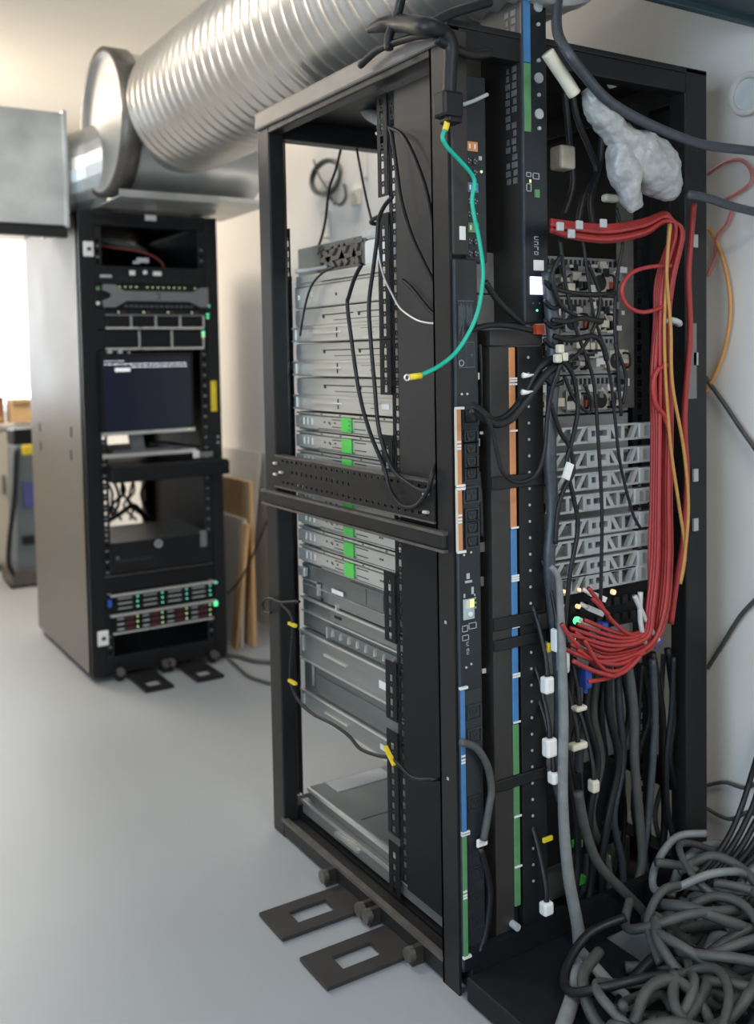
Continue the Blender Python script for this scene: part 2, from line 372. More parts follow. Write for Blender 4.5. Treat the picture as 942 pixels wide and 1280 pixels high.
# mounting rails with square holes
def rail(x, y0, y1, z0, z1, cols, m='rack', pitch=.0286, wbig=.014, name='mounting_rail', small=True, plane='x', th=.0025):
    rows = []; z = z0 + pitch / 2; lo = z0
    while z < z1 - pitch / 2:
        rows.append((z, .0165, [(c, wbig) for c in cols]))
        if small and z + pitch / 2 < z1 - .01: rows.append((z + pitch / 2, .005, [(c, .006) for c in cols]))
        z += pitch
    b = MB().perf(plane, x, x + th, y0, y1, z0, z1, rows)
    return b.build(name, m, nr)
rail(.050, .258, .300, .10, 1.93, [.281], 'void')
for z0, z1 in ((1.375, 1.66), (1.245, 1.372), (1.01, 1.152), (.665, .83), (.478, .618), (.20, .452), (.05, .18)):
    rail(.046, .298, .345, z0, z1, [.322], 'void', name='rail_plate')
rail(.046, .298, .340, 1.70, 1.93, [.320], 'void', name='rail_plate')
rail(.058, .835, .872, .10, 1.93, [.852], 'rack')
rail(.064, .830, .858, 1.32, 1.69, [.844], 'void', name='rail_plate')
rail(.064, .830, .858, .44, .80, [.844], 'void', name='rail_plate')
for z0, z1 in ((1.03, 1.30),): rail(.064, .830, .858, z0, z1, [.844], 'void', name='rail_plate', pitch=.045)
bx('rail_back', 'void', nr, .0675, .069, .83, .872, .10, 1.56)
bx('black_mask_plate', 'void', nr, .10, .19, .14, .145, 1.25, 1.93)  # added black plate hiding the lit server rear behind it
rail(.10, .615, .675, .10, 1.93, [.64], 'void', plane='y', pitch=.0286, wbig=.014)
# black flat side panel piece beside right rear rail, with a grey filler strip
bx('filler_strip', 'rack_edge', nr, .555, .606, .086, .092, 1.20, 1.78)
bx('gland_plate', 'bezel', nr, .688, .72, -.006, -.001, 1.22, 1.40)
for z in (1.58, 1.30, .90, 1.02): bx('clip', 'print', nr, .71, .726, -.006, -.001, z, z + .03)
# stabiliser feet on floor
for y0, y1 in ((.375, .50), (.165, .29)):
    ft = MB().perf('z', .004, .012, -.225, .03, y0, y1, [((y0 + y1) / 2, .052, [(-.115, .10)])]).build('stabiliser_foot', 'rack_grey', nr)
    for y in (y0 - .03, y1 + .022):
        MB().box(-.03, .02, y, y + .012, .004, .045).build('foot_bracket', 'rack_grey', ft)
        MB().cyl((-.04, y + .006, .03), (-.025, y + .006, .03), .016, 14).build('knob', 'rack_edge', ft)
# black sill at the bottom rear
bx('rear_sill', 'void', nr, .05, .69, -.02, 0, .006, .10)
bx('dark_filler_block', 'void', nr, .0, .34, -.46, -.02, .004, .055, .004)  # added block filling an unidentified dark area before the rack rear

# ------------------------------------------------------------------ servers seen from the side
SX0, SX1, SY0, SY1 = .070, .600, .10, .812
def slots(b, zs, ys, w=.02, h=.0022):
    for z in zs:
        for y in ys: b.box(.0655, .0667, y - w / 2, y + w / 2, z, z + h)
def rear_face(t, z0, z1, style):
    h = z1 - z0
    rp = bx('rear_panel', 'zinc_lo', t, SX0 + .01, SX1 - .005, SY0 - .004, SY0, z0 + .003, z1 - .003)
    if style == '1u':
        return
    rnd = random.Random(int(z0 * 1000))
    for i in range(2):
        x0, wd = (.335, .07) if i == 0 else (.475, .062)
        if rnd.random() < .5: x0 += .05
        p = bx('power_supply', ('beige', 'zinc_lo', 'zinc_lo')[(i + int(z0 * 100)) % 3], t, x0, x0 + wd, SY0 - .016, SY0 - .004, z0 + .008, z0 + h * .62, .002)
        MB().cyl((x0 + wd * .3, SY0 - .018, z0 + h * .34), (x0 + wd * .3, SY0 - .016, z0 + h * .34), .019, 16).build('fan_grille', 'gap', p)
        MB().tube([(x0 + wd * .65, SY0 - .016, z0 + .014), (x0 + wd * .72, SY0 - .034, z0 + .018), (x0 + wd * .72, SY0 - .034, z0 + h * .5), (x0 + wd * .65, SY0 - .016, z0 + h * .54)], .003, 6).build('handle', 'black', p)
        bx('power_inlet', 'red_sock' if (i + int(z0 * 100)) % 2 else 'black', p, x0 + wd * .78, x0 + wd * .97, SY0 - .022, SY0 - .016, z0 + .014, z0 + .034)
    for nm, m in (('port_block', 'silver'), ('port_block', 'gap'), ('port_block', 'cream'), ('port_block', 'bezel')):
        pb = MB()
        for k in range(11):
            a = .275 + rnd.random() * .29; b_ = z0 + .006 + rnd.random() * (h - .03); d_ = .006 + .014 * rnd.random()
            pb.box(a, a + .008 + .022 * rnd.random(), SY0 - .004 - d_, SY0 - .004, b_, b_ + .006 + .014 * rnd.random())
        pb.build(nm, m, rp)
    v = MB()
    for k in range(16): v.box(.34 + .014 * k, .346 + .014 * k, SY0 - .006, SY0 - .004, z1 - .022, z1 - .008)
    v.build('vent_slots', 'gap', rp)
def chassis(t, z0, z1, m='zinc', y0=SY0, y1=SY1, top=True):
    return MB().box(SX0 + .002, SX1, y0, y1, z0 + .0015, z1 - .0015).build('chassis', m, t, bevel=.002)

def two_u(z0, z1, label, top=False):
    t = thing('rack_server', (SX0, .45, z0), label, 'server', 'tall servers in the upper half of the open rack')
    h = z1 - z0; zm = z0 + h * .47
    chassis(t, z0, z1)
    if top:
        bx('lid_edge', 'lip', t, SX0 - .001, SX0 + .002, SY0, SY1, z1 - .022, z1 - .019)
        bx('side_cover', 'zinc', t, SX0 - .002, SX0 + .002, SY0, SY1, z0 + .004, z0 + h * .62)
        b = MB(); b.box(.0668, .0682, SY0, SY1, z0 + h * .635, z0 + h * .65)
        b.box(.0668, .0682, .58, .586, z0 + .026, z0 + .033)
        b.box(.0676, .0682, .36, .66, z1 - .026, z1 - .024)
        b.build('seam', 'gap', t)
        for y, z in ((.72, z0 + .03), (.79, z0 + .026)): bx('tab', 'lip', t, .064, .068, y - .004, y + .004, z, z + .012)
    else:
        bx('upper_cover', 'zinc', t, SX0 - .0015, SX0 + .002, SY0, SY1, zm + .004, z1 - .004)
        b = MB()
        for y0, y1 in ((.50, .66), (.36, .48), (.30, .335)):
            b.box(.0676, .0686, y0, y1, z1 - .022, z1 - .0195); b.box(.0672, .0686, y1 - .012, y1 - .004, z1 - .029, z1 - .021)
        b.box(.0676, .0686, .32, .60, zm + .012, zm + .0135)
        b.build('slot', 'gap', t)
        rl = bx('slide_rail', 'zinc', t, SX0 - .006, SX0 + .002, SY0 + .03, SY1 + .012, z0 + .005, zm, .0015)
        bx('rail_lip', 'lip', rl, SX0 - .009, SX0 - .006, SY0 + .03, SY1 + .012, zm - .005, zm)
        bx('rail_lip', 'lip', rl, SX0 - .009, SX0 - .006, SY0 + .03, SY1 + .012, z0 + .004, z0 + .009)
        MB().box(.058, .064, .59, .71, z0 + h * .24, z0 + h * .29).cyl((.061, .59, z0 + h * .265), (.061, .555, z0 + h * .265), .003, 6).build('lever', 'lip', rl)
        g = MB().box(.0632, .0645, .575, .580, z0 + .011, zm - .006).box(.0632, .0645, .40, .42, z0 + h * .2, z0 + h * .215).box(.0632, .0645, .37, .46, z0 + h * .33, z0 + h * .34)
        g.build('slot', 'gap', rl)
        bx('rail_label', 'paper', rl, .0625, .064, .335, .368, z0 + h * .2, z0 + h * .33)
        bx('end_bracket', 'lip', rl, .060, .068, .802, .812, z0 + .008, zm - .006)
    rear_face(t, z0, z1, 'a' if not top else 'b')
    return t
U2 = .0915
z = 1.557
two_u(z - U2, z, 'plain grey server with a smooth lid and side, topmost of the rack stack', True)
two_u(z - 2 * U2, z - U2, 'silver railed server directly under the plain topmost grey server')
two_u(z - 3 * U2, z - 2 * U2, 'silver railed server third from the top of the rack stack')
two_u(z - 4 * U2, z - 3 * U2, 'silver railed server directly above the first green latched server')

def one_u(z0, z1):
    t = thing('rack_server', (SX0, .45, z0), '', 'server', 'thin servers with green latches')
    h = z1 - z0
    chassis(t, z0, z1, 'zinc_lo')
    rl = bx('slide_rail', 'zinc', t, SX0 - .004, SX0 + .002, SY0 + .02, SY1 + .008, z0 + .007, z1 - .012, .001)
    bx('rail_lip', 'lip', t, SX0 - .005, SX0 + .002, SY0 + .02, SY1, z1 - .007, z1 - .002)
    bx('rail_lip', 'zinc', t, SX0 - .003, SX0 + .002, SY0 + .02, .69, z0 + .002, z0 + .0045)
    for y in (.775, .752, .729): bx('tab', 'lip', rl, .0625, .066, y - .006, y + .006, z0 + h * .32, z0 + h * .66)
    b = MB()
    slots(b, (z0 + h * .30, z0 + h * .66), (.462, .488, .575, .60), .03)
    slots(b, (z0 + h * .48,), (.63, .655, .60), .008, .004)
    b.box(.0652, .0662, .50, .69, z0 + h * .18, z0 + h * .205)
    for y in (.38, .39, .625): b.box(.0652, .0662, y - .003, y + .003, z0 + h * .42, z0 + h * .5)
    for y in (.36, .47, .57, .67): b.box(.0646, .0652, y - .004, y + .004, z1 - .006, z1 - .003)
    b.build('slot', 'gap', rl)
    lt = MB().box(.0605, .066, .512, .560, z0 + .007, z1 - .009).build('latch', 'latch', rl, bevel=.002)
    g = MB()
    for k in range(3): g.box(.0595, .0605, .514, .520, z0 + .011 + k * .011, z0 + .017 + k * .011)
    g.build('latch_teeth', 'strip_green', lt)
    rear_face(t, z0, z1, '1u')
    return t
P1 = .0525
zt = 1.190
names = ['thin green latched server, uppermost of the eight below the railed servers', 'thin green latched server second from the top of the eight',
         'thin green latched server just above the perforated brace, third of the eight', 'thin green latched server half hidden behind the perforated brace',
         'thin green latched server seen in the gap under the perforated brace', 'thin green latched server hidden behind the solid side brace',
         'thin green latched server just below the solid side brace, second from bottom of eight', 'thin green latched server lowest of the eight, above the big labelled server']
s1 = one_u(zt - P1, zt); s1['label'] = names[0]
for i in range(1, 8): dup(s1, (SX0, .45, zt - P1 * (i + 1)), names[i])

def big_labelled(z0, z1):
    t = thing('rack_server', (SX0, .45, z0), 'large grey server with a white label and bent bracket, under the green latched servers', 'server')
    h = z1 - z0
    chassis(t, z0, z1, 'zinc_shaded')
    bx('side_cover', 'zinc_shaded', t, SX0 - .003, SX0 + .002, SY0, .545, z0 + h * .42, z1 - .006, .001)
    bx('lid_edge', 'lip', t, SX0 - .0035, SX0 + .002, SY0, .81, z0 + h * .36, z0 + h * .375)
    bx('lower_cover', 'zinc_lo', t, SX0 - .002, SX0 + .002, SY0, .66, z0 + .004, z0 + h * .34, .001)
    bx('info_label', 'paper', t, .0655, .067, .575, .635, z0 + h * .43, z0 + h * .55)
    MB().box(.055, .069, .770, .808, z0 + h * .62, z0 + h * .90).build('front_ear', 'lip', t, bevel=.003)
    MB().box(.060, .069, .70, .80, z0 + h * .54, z0 + h * .56).box(.060, .069, .700, .708, z0 + h * .2, z0 + h * .56).build('bent_bracket', 'lip', t)
    b = MB().box(.0675, .0686, .69, .70, z0 + h * .05, z0 + h * .14)
    for y in (.22, .30, .38, .46): b.box(.0662, .0668, y, y + .0015, z0 + h * .47, z1 - .01)
    b.build('slot', 'gap', t)
    bx('pin', 'lip', t, .060, .068, .600, .608, z0 - .004, z0 + h * .16)
    rear_face(t, z0, z1, '1u'); return t
big_labelled(.678, .770)
def holed(z0, z1):
    t = thing('rack_server', (SX0, .45, z0), 'grey server side with a row of small bright pierced lugs along its lower rail', 'server')
    h = z1 - z0
    chassis(t, z0, z1, 'zinc_shaded')
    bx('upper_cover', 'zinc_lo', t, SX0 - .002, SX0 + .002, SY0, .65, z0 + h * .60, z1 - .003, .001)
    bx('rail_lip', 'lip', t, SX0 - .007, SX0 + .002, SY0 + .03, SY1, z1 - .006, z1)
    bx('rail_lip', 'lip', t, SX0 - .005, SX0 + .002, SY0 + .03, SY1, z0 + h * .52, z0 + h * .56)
    rl = bx('slide_rail', 'zinc_shaded', t, SX0 - .005, SX0 + .002, SY0 + .03, .655, z0 + .003, z0 + h * .40, .001)
    for k in range(9): MB().prism([(.628 - k * .042 - .004, z0 + h * .16), (.628 - k * .042 + .004, z0 + h * .16), (.628 - k * .042, z0 + h * .36)], 'x', .059, .065).build('pierced_lug', 'lip', rl)
    bx('tab', 'lip', rl, .060, .066, .655, .660, z0 + .004, z0 + h * .38)
    bx('catch', 'gap', t, .0664, .068, .59, .625, z0 + h * .72, z0 + h * .80)
    rear_face(t, z0, z1, '1u'); return t
holed(.588, .677)
def deep_box(z0, z1):
    t = thing('rack_server', (SX0, .45, z0), 'deep grey server with two long white levers, lowest of the hanging stack', 'server')
    h = z1 - z0
    chassis(t, z0, z1, 'zinc_shaded')
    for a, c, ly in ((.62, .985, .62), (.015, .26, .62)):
        rl = bx('slide_rail', 'zinc_lo', t, SX0 - .007, SX0 + .002, SY0 + .03, SY1 + .004, z0 + h * a, z0 + h * c, .0015)  # darker rail steel, dim light low down put into the colour
        bx('rail_lip', 'lip', rl, SX0 - .011, SX0 - .007, SY0 + .03, SY1 + .004, z0 + h * c - .006, z0 + h * c)
        bx('rail_lip', 'zinc', rl, SX0 - .010, SX0 - .007, SY0 + .03, SY1 + .004, z0 + h * a, z0 + h * a + .005)
        bx('lever', 'lip', rl, .056, .063, ly - .07, ly + .05, z0 + h * (a + (c - a) * .50), z0 + h * (a + (c - a) * .58))
        bx('rail_label', 'paper', rl, .0615, .063, .36, .40, z0 + h * (a + (c - a) * .38), z0 + h * (a + (c - a) * .6))
        bx('end_bracket', 'lip', rl, .058, .064, .795, .803, z0 + h * (a + (c - a) * .3), z0 + h * (a + (c - a) * .8))
    bx('side_cover', 'zinc_shaded', t, SX0 - .002, SX0 + .002, SY0, .74, z0 + h * .28, z0 + h * .51, .001)
    bx('tab', 'lip', t, .064, .069, .745, .752, z0 + h * .36, z0 + h * .6)
    rear_face(t, z0, z1, '1u'); return t
deep_box(.354, .587)
# unit lying at the bottom of the rack
t = thing('rack_server', (SX0, .45, .045), 'flat grey server lying alone at the bottom of the open rack', 'server')
bx('chassis', 'zinc_shaded', t, SX0 + .004, SX1, .10, .80, .05, .135, .003)
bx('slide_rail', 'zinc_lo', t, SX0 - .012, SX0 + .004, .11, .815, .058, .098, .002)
bx('rail_lip', 'lip', t, SX0 - .004, SX0 + .004, .11, .80, .124, .133)
bx('rail_lip', 'lip', t, SX0 - .016, SX0 - .012, .11, .815, .092, .098)
bx('lever', 'lip', t, .050, .058, .50, .62, .075, .083)
bx('lid_seam', 'gap', t, .09, SX1 - .02, .545, .548, .1348, .1355)
MB().box(.12, .30, .72, .79, .135, .137).build('lid_label', 'print', t)
bx('support_shelf', 'rack', nr, .055, .64, .08, .84, .018, .0445)
# ------------------------------------------------------------------ power strips at the rear
def stripe(name, m, parent, x0, x1, y, z0, z1, th=.004): return bx(name, m, parent, x0, x1, y - th, y, z0, z1)
def glyphs(b, x0, x1, y, z0, z1, n, seed=1):
    """tiny print too worn to read: short strokes"""
    r = random.Random(seed); dz = (z1 - z0) / n
    for k in range(n):
        a = z1 - k * dz; wv = (x1 - x0)
        b.box(x0, x1, y - .0008, y, a - dz * .22, a - dz * .06)
        if r.random() < .7: b.box(x0, x0 + wv * .25, y - .0008, y, a - dz * .8, a - dz * .1)
        if r.random() < .7: b.box(x1 - wv * .25, x1, y - .0008, y, a - dz * .8, a - dz * .1)
        if r.random() < .6: b.box(x0, x1, y - .0008, y, a - dz * .8, a - dz * .64)
def c13(parent, xc, zc, y, wd=.036, ht=.028, big=False):
    """one outlet: raised rim, recessed face, three pin slots"""
    o = MB().perf('y', y - .004, y, xc - wd / 2, xc + wd / 2, zc - ht / 2, zc + ht / 2, [(zc, ht * .76, [(xc, wd * .78)])]).build('outlet', 'outlet', parent)
    if big:
        f = [(xc - wd * .3, zc - ht * .28), (xc + wd * .3, zc - ht * .28), (xc + wd * .3, zc + ht * .28), (xc - wd * .3, zc + ht * .28)]
    else:
        f = [(xc - wd * .18, zc - ht * .28), (xc + wd * .18, zc - ht * .28), (xc + wd * .3, zc - ht * .08), (xc + wd * .3, zc + ht * .28), (xc - wd * .3, zc + ht * .28), (xc - wd * .3, zc - ht * .08)]
    MB().prism(f, 'y', y - .003, y).build('outlet_face', 'outlet', o)
    g = MB()
    for dx, dz in ((-.12, .08), (.12, .08), (0, -.1)):
        g.box(xc + wd * dx - .0016, xc + wd * dx + .0016, y - .0036, y - .003, zc + ht * dz - .0035, zc + ht * dz + .0035)
    g.build('pin_slots', 'gap', o)
zA = lambda v: at(568, v, Y=0)[2]
# power strip fixed in the near corner section
PA0, PA1, PY = .0065, .066, -.002
t = thing('power_strip', (.035, .02, .03), 'black power strip with square outlets, in the near corner post beside the green wire', 'power strip')
bx('body', 'pdu', t, PA0, PA1, PY, .045, .05, 1.528, .003)
bx('corner_highlight', 'cable_blue', t, PA0 - .0005, PA0 + .003, PY - .0015, PY + .004, .06, 1.525)  # paler strip painting the highlight along the corner
def tri(parent, name, m, v0, v1, x0=.0065, x1=.0165, y=PY, pale=None):
    z0, z1 = zA(v1), zA(v0)
    o = stripe(name, m, parent, x0, x1, y, z0, z1, .0045)
    if pale: bx('pale_edge', pale, o, x0 - .0035, x0 + .0005, y - .0042, y, z0, z1)
    for z in (z0, z1): bx('end_tick', 'white', o, x0 - .002, x1 + .008, y - .006, y, z - .003, z + .002)
    for k in (-.006, 0, .008): bx('bank_mark', 'white', o, x0 - .001, x1 - .001, y - .0055, y - .0045, (z0 + z1) / 2 + k, (z0 + z1) / 2 + k + .004)
    return o
tri(t, 'orange_band', 'strip_orange', 510, 607, pale='cream')
tri(t, 'orange_band', 'strip_orange', 611, 690, pale='cream')
tri(t, 'blue_band', 'strip_blue', 861, 1043)
tri(t, 'green_band', 'strip_green', 1045, 1200)
c13(t, .042, zA(521), PY, .044, .036, True)
for v in (547, 562, 578.5, 594): c13(t, .043, zA(v), PY)
c13(t, .042, zA(620), PY, .044, .036, True)
for v in (646, 662, 679): c13(t, .043, zA(v), PY)
for v in (895, 925, 1010, 1070, 1100, 1130, 1160): c13(t, .042, zA(v), PY, .038, .034, v == 1010)
lb = MB().box(.0145, .055, PY - .001, PY, zA(460), zA(376)).build('rating_label', 'outlet', t)
g = MB()
for a, c in ((376, .8), (428, .8), (459.5, .8)): g.box(.0145, .055, PY - .0016, PY - .001, zA(a) - .0008, zA(a) + .0008)
for x in (.0145, .0345, .0545): g.box(x, x + .0006, PY - .0016, PY - .001, zA(459), zA(428))
rnd = random.Random(3)
for col in range(2):
    for k in range(6):
        x = .0175 + col * .019 + k * .0026; z0 = zA(424 - rnd.random() * 25)
        g.box(x, x + .0011, PY - .0016, PY - .001, z0, zA(379 + rnd.random() * 6))
g.prism([(.044, zA(443)), (.052, zA(443)), (.048, zA(447))], 'y', PY - .0016, PY - .001)
MB().tube([(.022 + .006 * math.cos(i * .5236), PY - .0014, zA(454) + .006 * math.sin(i * .5236)) for i in range(12)], .0009, 5, closed=True, sub=1).build('approval_mark', 'print', lb)
g.build('label_print', 'print_dim', lb)
# lit meter panel
mt = bx('meter_panel', 'lcd', t, .018, .046, PY - .003, PY, zA(777), zA(751), .001)
bx('meter_screen', 'cream', mt, .024, .034, PY - .004, PY - .003, zA(763), zA(752))
bx('meter_screen', 'lcd_yellow', mt, .034, .044, PY - .0045, PY - .003, zA(762), zA(752))
MB().cyl((.034, PY - .006, zA(770)), (.034, PY - .003, zA(770)), .005, 14).build('button', 'white', mt)
g = MB()
for x0, x1, v0, v1 in ((.028, .036, 726, 719), (.024, .042, 731, 728), (.040, .046, 746, 737), (.020, .024, 749, 744)): g.box(x0, x1, PY - .001, PY, zA(v0), zA(v1))
for x, v in ((.047, 747), (.048, 751), (.049, 757), (.049, 763)): g.box(x, x + .003, PY - .001, PY, zA(v) - .003, zA(v) + .001)
for x0, x1, v0, v1 in ((.015, .030, 792, 784), (.032, .052, 790, 782), (.015, .032, 803, 796)):
    for q in ((x0, x1, v0, v0 - .8), (x0, x1, v1 + .8, v1), (x0, x0 + .0015, v0, v1), (x1 - .0015, x1, v0, v1)): g.box(q[0], q[1], PY - .001, PY, zA(q[2]), zA(q[3]))
glyphs(g, .026, .032, PY, zA(822), zA(805), 4, 5)
g.build('panel_print', 'print', t)
for x, v in ((.024, 837), (.037, 834), (.022, 695), (.040, 693), (.022, 493), (.036, 493)): MB().cyl((x, PY - .0018, zA(v)), (x, PY, zA(v)), .0024, 8).build('screw', 'silver', t)
bx('lower_cover', 'outlet', t, .018, .062, PY - .002, PY, zA(1190), zA(866), .001)

# shorter strip above, set back behind the flange: orange, blue and green labels over outlets
t = thing('power_strip', (.07, .03, 1.58), 'short black power strip behind the post top, with orange, blue and green bank labels', 'power strip')
DY = .012
zD = lambda v: at(594, v, Y=DY)[2]
bx('body', 'pdu', t, .049, .104, DY, DY + .045, zD(328), zD(95), .003)
for nme, m, v in (('orange_label', 'strip_orange', 184), ('blue_label', 'strip_blue', 235), ('green_label', 'strip_green', 285)):
    o = bx(nme, m, t, .049, .080, DY - .003, DY, zD(v + 6), zD(v - 6))
    for x in (.057, .070): bx('bank_mark', 'white', o, x, x + .004, DY - .004, DY - .003, zD(v + 3), zD(v - 3))
for v in (202, 216, 252, 268, 302, 317):
    for x in (.058, .0735):
        MB().cyl((x, DY - .003, zD(v)), (x, DY, zD(v)), .0072, 12).build('outlet', 'outlet', t)
        g = MB()
        for dx, dz in ((-.002, .003), (.003, .001), (-.001, -.004)): g.box(x + dx - .001, x + dx + .001, DY - .0038, DY - .003, zD(v) + dz - .001, zD(v) + dz + .001)
        g.build('outlet_screws', 'print', t)
MB().cyl((.090, DY - .002, zD(214)), (.090, DY, zD(214)), .003, 8).build('led', 'led_lime', t)
bx('screw_plate', 'print', t, .083, .090, DY - .003, DY, zD(200), zD(195))

# tall strip hanging at the top of the rear, with lit display
CX0, CX1, CY0, CY1 = .188, .256, -.004, .132
zC = lambda v, y=CY0: at(668, v, Y=y)[2]
t = thing('power_strip', (.22, .05, 1.41), 'deep grey power strip with a glowing white display, hanging at the rack rear top', 'power strip')
bx('body', 'pdu', t, CX0 + .0015, CX1, CY0, CY1, zC(404), 2.11, .003)
bx('side_plate', 'rack_grey', t, CX0 - .001, CX0 + .0015, CY0 + .004, CY1, zC(402), 2.11)
bx('corner_highlight', 'cable_blue', t, CX0 - .0015, CX0 + .003, CY0 - .001, CY0 + .004, zC(402), 2.11)  # corner highlight painted as a paler strip
bx('blue_band', 'strip_blue', t, CX0 + .003, CX0 + .021, CY0 - .003, CY0, zC(80), 2.10)
bx('green_band', 'strip_green', t, CX0 + .003, CX0 + .021, CY0 - .003, CY0, zC(166), zC(81))
for v in (8, 97, 142, 30, 75, 118, 160):
    x = CX0 + .044
    b = MB().cyl((x, CY0 - .004, zC(v)), (x, CY0, zC(v)), .011 if v in (8, 97, 142) else .004, 12).build('outlet' if v in (8, 97, 142) else 'screw', 'print', t)
dp = bx('display', 'display', t, CX0 + .016, CX0 + .054, CY0 - .003, CY0, zC(368), zC(346))
bx('white_label', 'paper', t, CX0 + .026, CX0 + .053, CY0 - .002, CY0, zC(338), zC(325))
g = MB(); glyphs(g, CX0 + .028, CX0 + .040, CY0, zC(320), zC(295), 4, 8)
for x0, x1, v0, v1 in ((.008, .022, 222, 216), (.026, .044, 224, 216), (.008, .022, 240, 230)):
    for q in ((x0, x1, v0, v0 - 1), (x0, x1, v1 + 1, v1), (x0, x0 + .002, v0, v1), (x1 - .002, x1, v0, v1)): g.box(CX0 + q[0], CX0 + q[1], CY0 - .001, CY0, zC(q[2]), zC(q[3]))
g.build('panel_print', 'print', t)
bx('meter_screen', 'led_lime', t, CX0 + .017, CX0 + .021, CY0 - .0016, CY0, zC(229), zC(225))
bx('socket', 'strip_green', t, CX0 + .030, CX0 + .042, CY0 - .004, CY0, zC(247), zC(237))
for x in (.024, .042): MB().cyl((CX0 + x, CY0 - .001, zC(379)), (CX0 + x, CY0, zC(379)), .002, 8).build('screw', 'print_dim', t)
MB().cyl((CX0 + .034, CY0 - .002, zC(388)), (CX0 + .034, CY0, zC(388)), .0025, 8).build('led', 'led_green', t)
# printed side label: rows of tiny pale blocks
g = MB(); rnd = random.Random(4)
for k in range(22):
    z1 = zC(12) - k * .0165
    for y0, y1 in ((.012, .030), (.034, .05)):
        if k < 6 or rnd.random() < .85: g.box(CX0 - .0018, CX0 - .001, y0 + rnd.random() * .004, y1 - rnd.random() * .006, z1 - .012, z1)
g.build('side_label', 'print_low', t)
bx('red_socket', 'red_sock', t, CX0 + .024, CX0 + .046, CY0 - .010, CY0, zC(418), zC(406))

# broad cable tray plate with the long colour strip in its slot
BX0, BX1, BY = .098, .242, .0
zB = lambda v: at(645, v, Y=BY)[2]
t = thing('vertical_power_tray', (.17, .02, .05), 'broad black upright tray with a long orange, blue and green strip in its slot', 'power strip')
bx('left_plate', 'rack_grey', t, BX0, .147, BY, BY + .045, .06, zB(433), .002)
bx('right_plate', 'rack', t, .172, BX1, BY, BY + .045, .06, zB(433), .002)
bx('slot_back', 'gap', t, .147, .172, BY + .02, BY + .044, .06, zB(433))
bx('head_plate', 'rack_grey', t, BX0 - .001, BX1 - .004, BY - .003, BY + .045, zB(432), zB(412), .002)
def band(nm, m, v0, v1, marks=()):
    o = bx(nm, m, t, .1475, .1635, BY - .002, BY + .02, zB(v1), zB(v0), .002)
    for v in marks: bx('bank_mark', 'white', o, .1465, .1665, BY - .004, BY - .002, zB(v) - .002, zB(v) + .002)
    return o
band('orange_band', 'strip_orange', 434, 593, (473, 476, 480, 538))
band('orange_band', 'strip_orange', 609, 660, (659,))
band('blue_band', 'strip_blue', 661, 768, (719, 722, 725))
band('blue_band', 'strip_blue', 783, 795, (783,))
band('blue_band', 'strip_blue', 808, 903, (842, 845, 902))
band('green_band', 'strip_green', 905, 968, ())
band('green_band', 'strip_green', 982, 1133, (1020, 1083))
for v0, v1 in ((593, 609), (768, 783), (795, 808), (968, 982)):
    bx('tie_band', 'rack', t, BX0 - .002, BX1 - .004, BY - .006, BY + .0, zB(v1), zB(v0), .002)
for k in range(33):
    v = 447 + k * 20.7
    if v < 1130: MB().cyl((.200, BY - .0012, zB(v)), (.200, BY, zB(v)), .0032, 8).build('screw_head', 'print', t)
MB().cyl((.139, BY - .02, zB(1152)), (.139, BY, zB(1152)), .008, 10).build('foot_bolt', 'print', t)
bx('hook', 'rack', t, .206, .238, BY - .02, BY, zB(790), zB(770), .002)

# ------------------------------------------------------------------ rear: swing arms behind the green latched servers
def swing_arm(zc, dx, label):
    t = thing('swing_arm', (.43, -.005, zc), label, 'cable arm', 'silver swing arms at the rear of the rack')
    y0, y1 = -.012, .0
    h = .038; x0, x1 = .262 + dx, .560 + dx
    b = MB().box(x0, x1, y0, y1, zc + h * .38, zc + h * .5).box(x0, x1, y0, y1, zc - h * .5, zc - h * .36)
    xs = [x0 + .012, x0 + .045, x0 + .062, x0 + .10]
    for xa, xb in ((x0, x0 + .028), (x0 + .052, x0 + .052), (x0 + .066, x0 + .088), (x0 + .19, x0 + .168), (x0 + .205, x0 + .205), (x0 + .232, x0 + .25)):
        b.bar((xa, (y0 + y1) / 2, zc - h * .45), (xb, (y0 + y1) / 2, zc + h * .45), .010, .011, (0, 1, 0))
    b.build('arm_frame', 'arm', t)
    p = MB().perf('y', y0 - .002, y1, x0 + .095, x0 + .165, zc - h * .42, zc + h * .42, [(zc + h * .05, h * .34, [(x0 + .112, .012), (x0 + .14, .026)])]).build('cover_plate', 'arm', t)
    MB().prism([(x1 - .045, zc - h * .5), (x1 + .010, zc - h * .42), (x1 + .034, zc - h * .2), (x1 + .034, zc + h * .36), (x1 + .01, zc + h * .5), (x1 - .045, zc + h * .5)], 'y', y0 - .004, y1).build('hinge_plate', 'arm', t, bevel=.003)
    bx('hinge_block', 'silver', t, x1 + .034, x1 + .052, y0, y1 + .006, zc - h * .2, zc + h * .34, .002)
    for k in range(3): MB().box(x1 - .03 + .02 * k, x1 - .02 + .02 * k, y0 - .006, y0 - .004, zc - h * .3, zc + h * .3).build('web', 'zinc_lo', t)
    bx('back_bar', 'zinc_lo', t, x0 + .01, x1, y1 + .012, y1 + .024, zc - h * .5, zc + h * .1)
    return t
arm_names = ['silver swing arm uppermost of the eight at the rack rear', 'silver swing arm second from the top of eight', 'silver swing arm third from the top, level with the white tag', 'silver swing arm fourth from the top of eight',
             'silver swing arm fifth from the top, with its hinge pushed out right', 'silver swing arm sixth from the top of eight', 'silver swing arm second lowest of the eight', 'silver swing arm lowest of eight, just above the network plugs']
for k, v in enumerate((541, 571, 598, 624, 654, 678, 703, 722)):
    swing_arm(at(757, v, Y=0)[2], (.0, -.004, .0, -.016, .0, -.012, -.006, -.01)[k], arm_names[k])

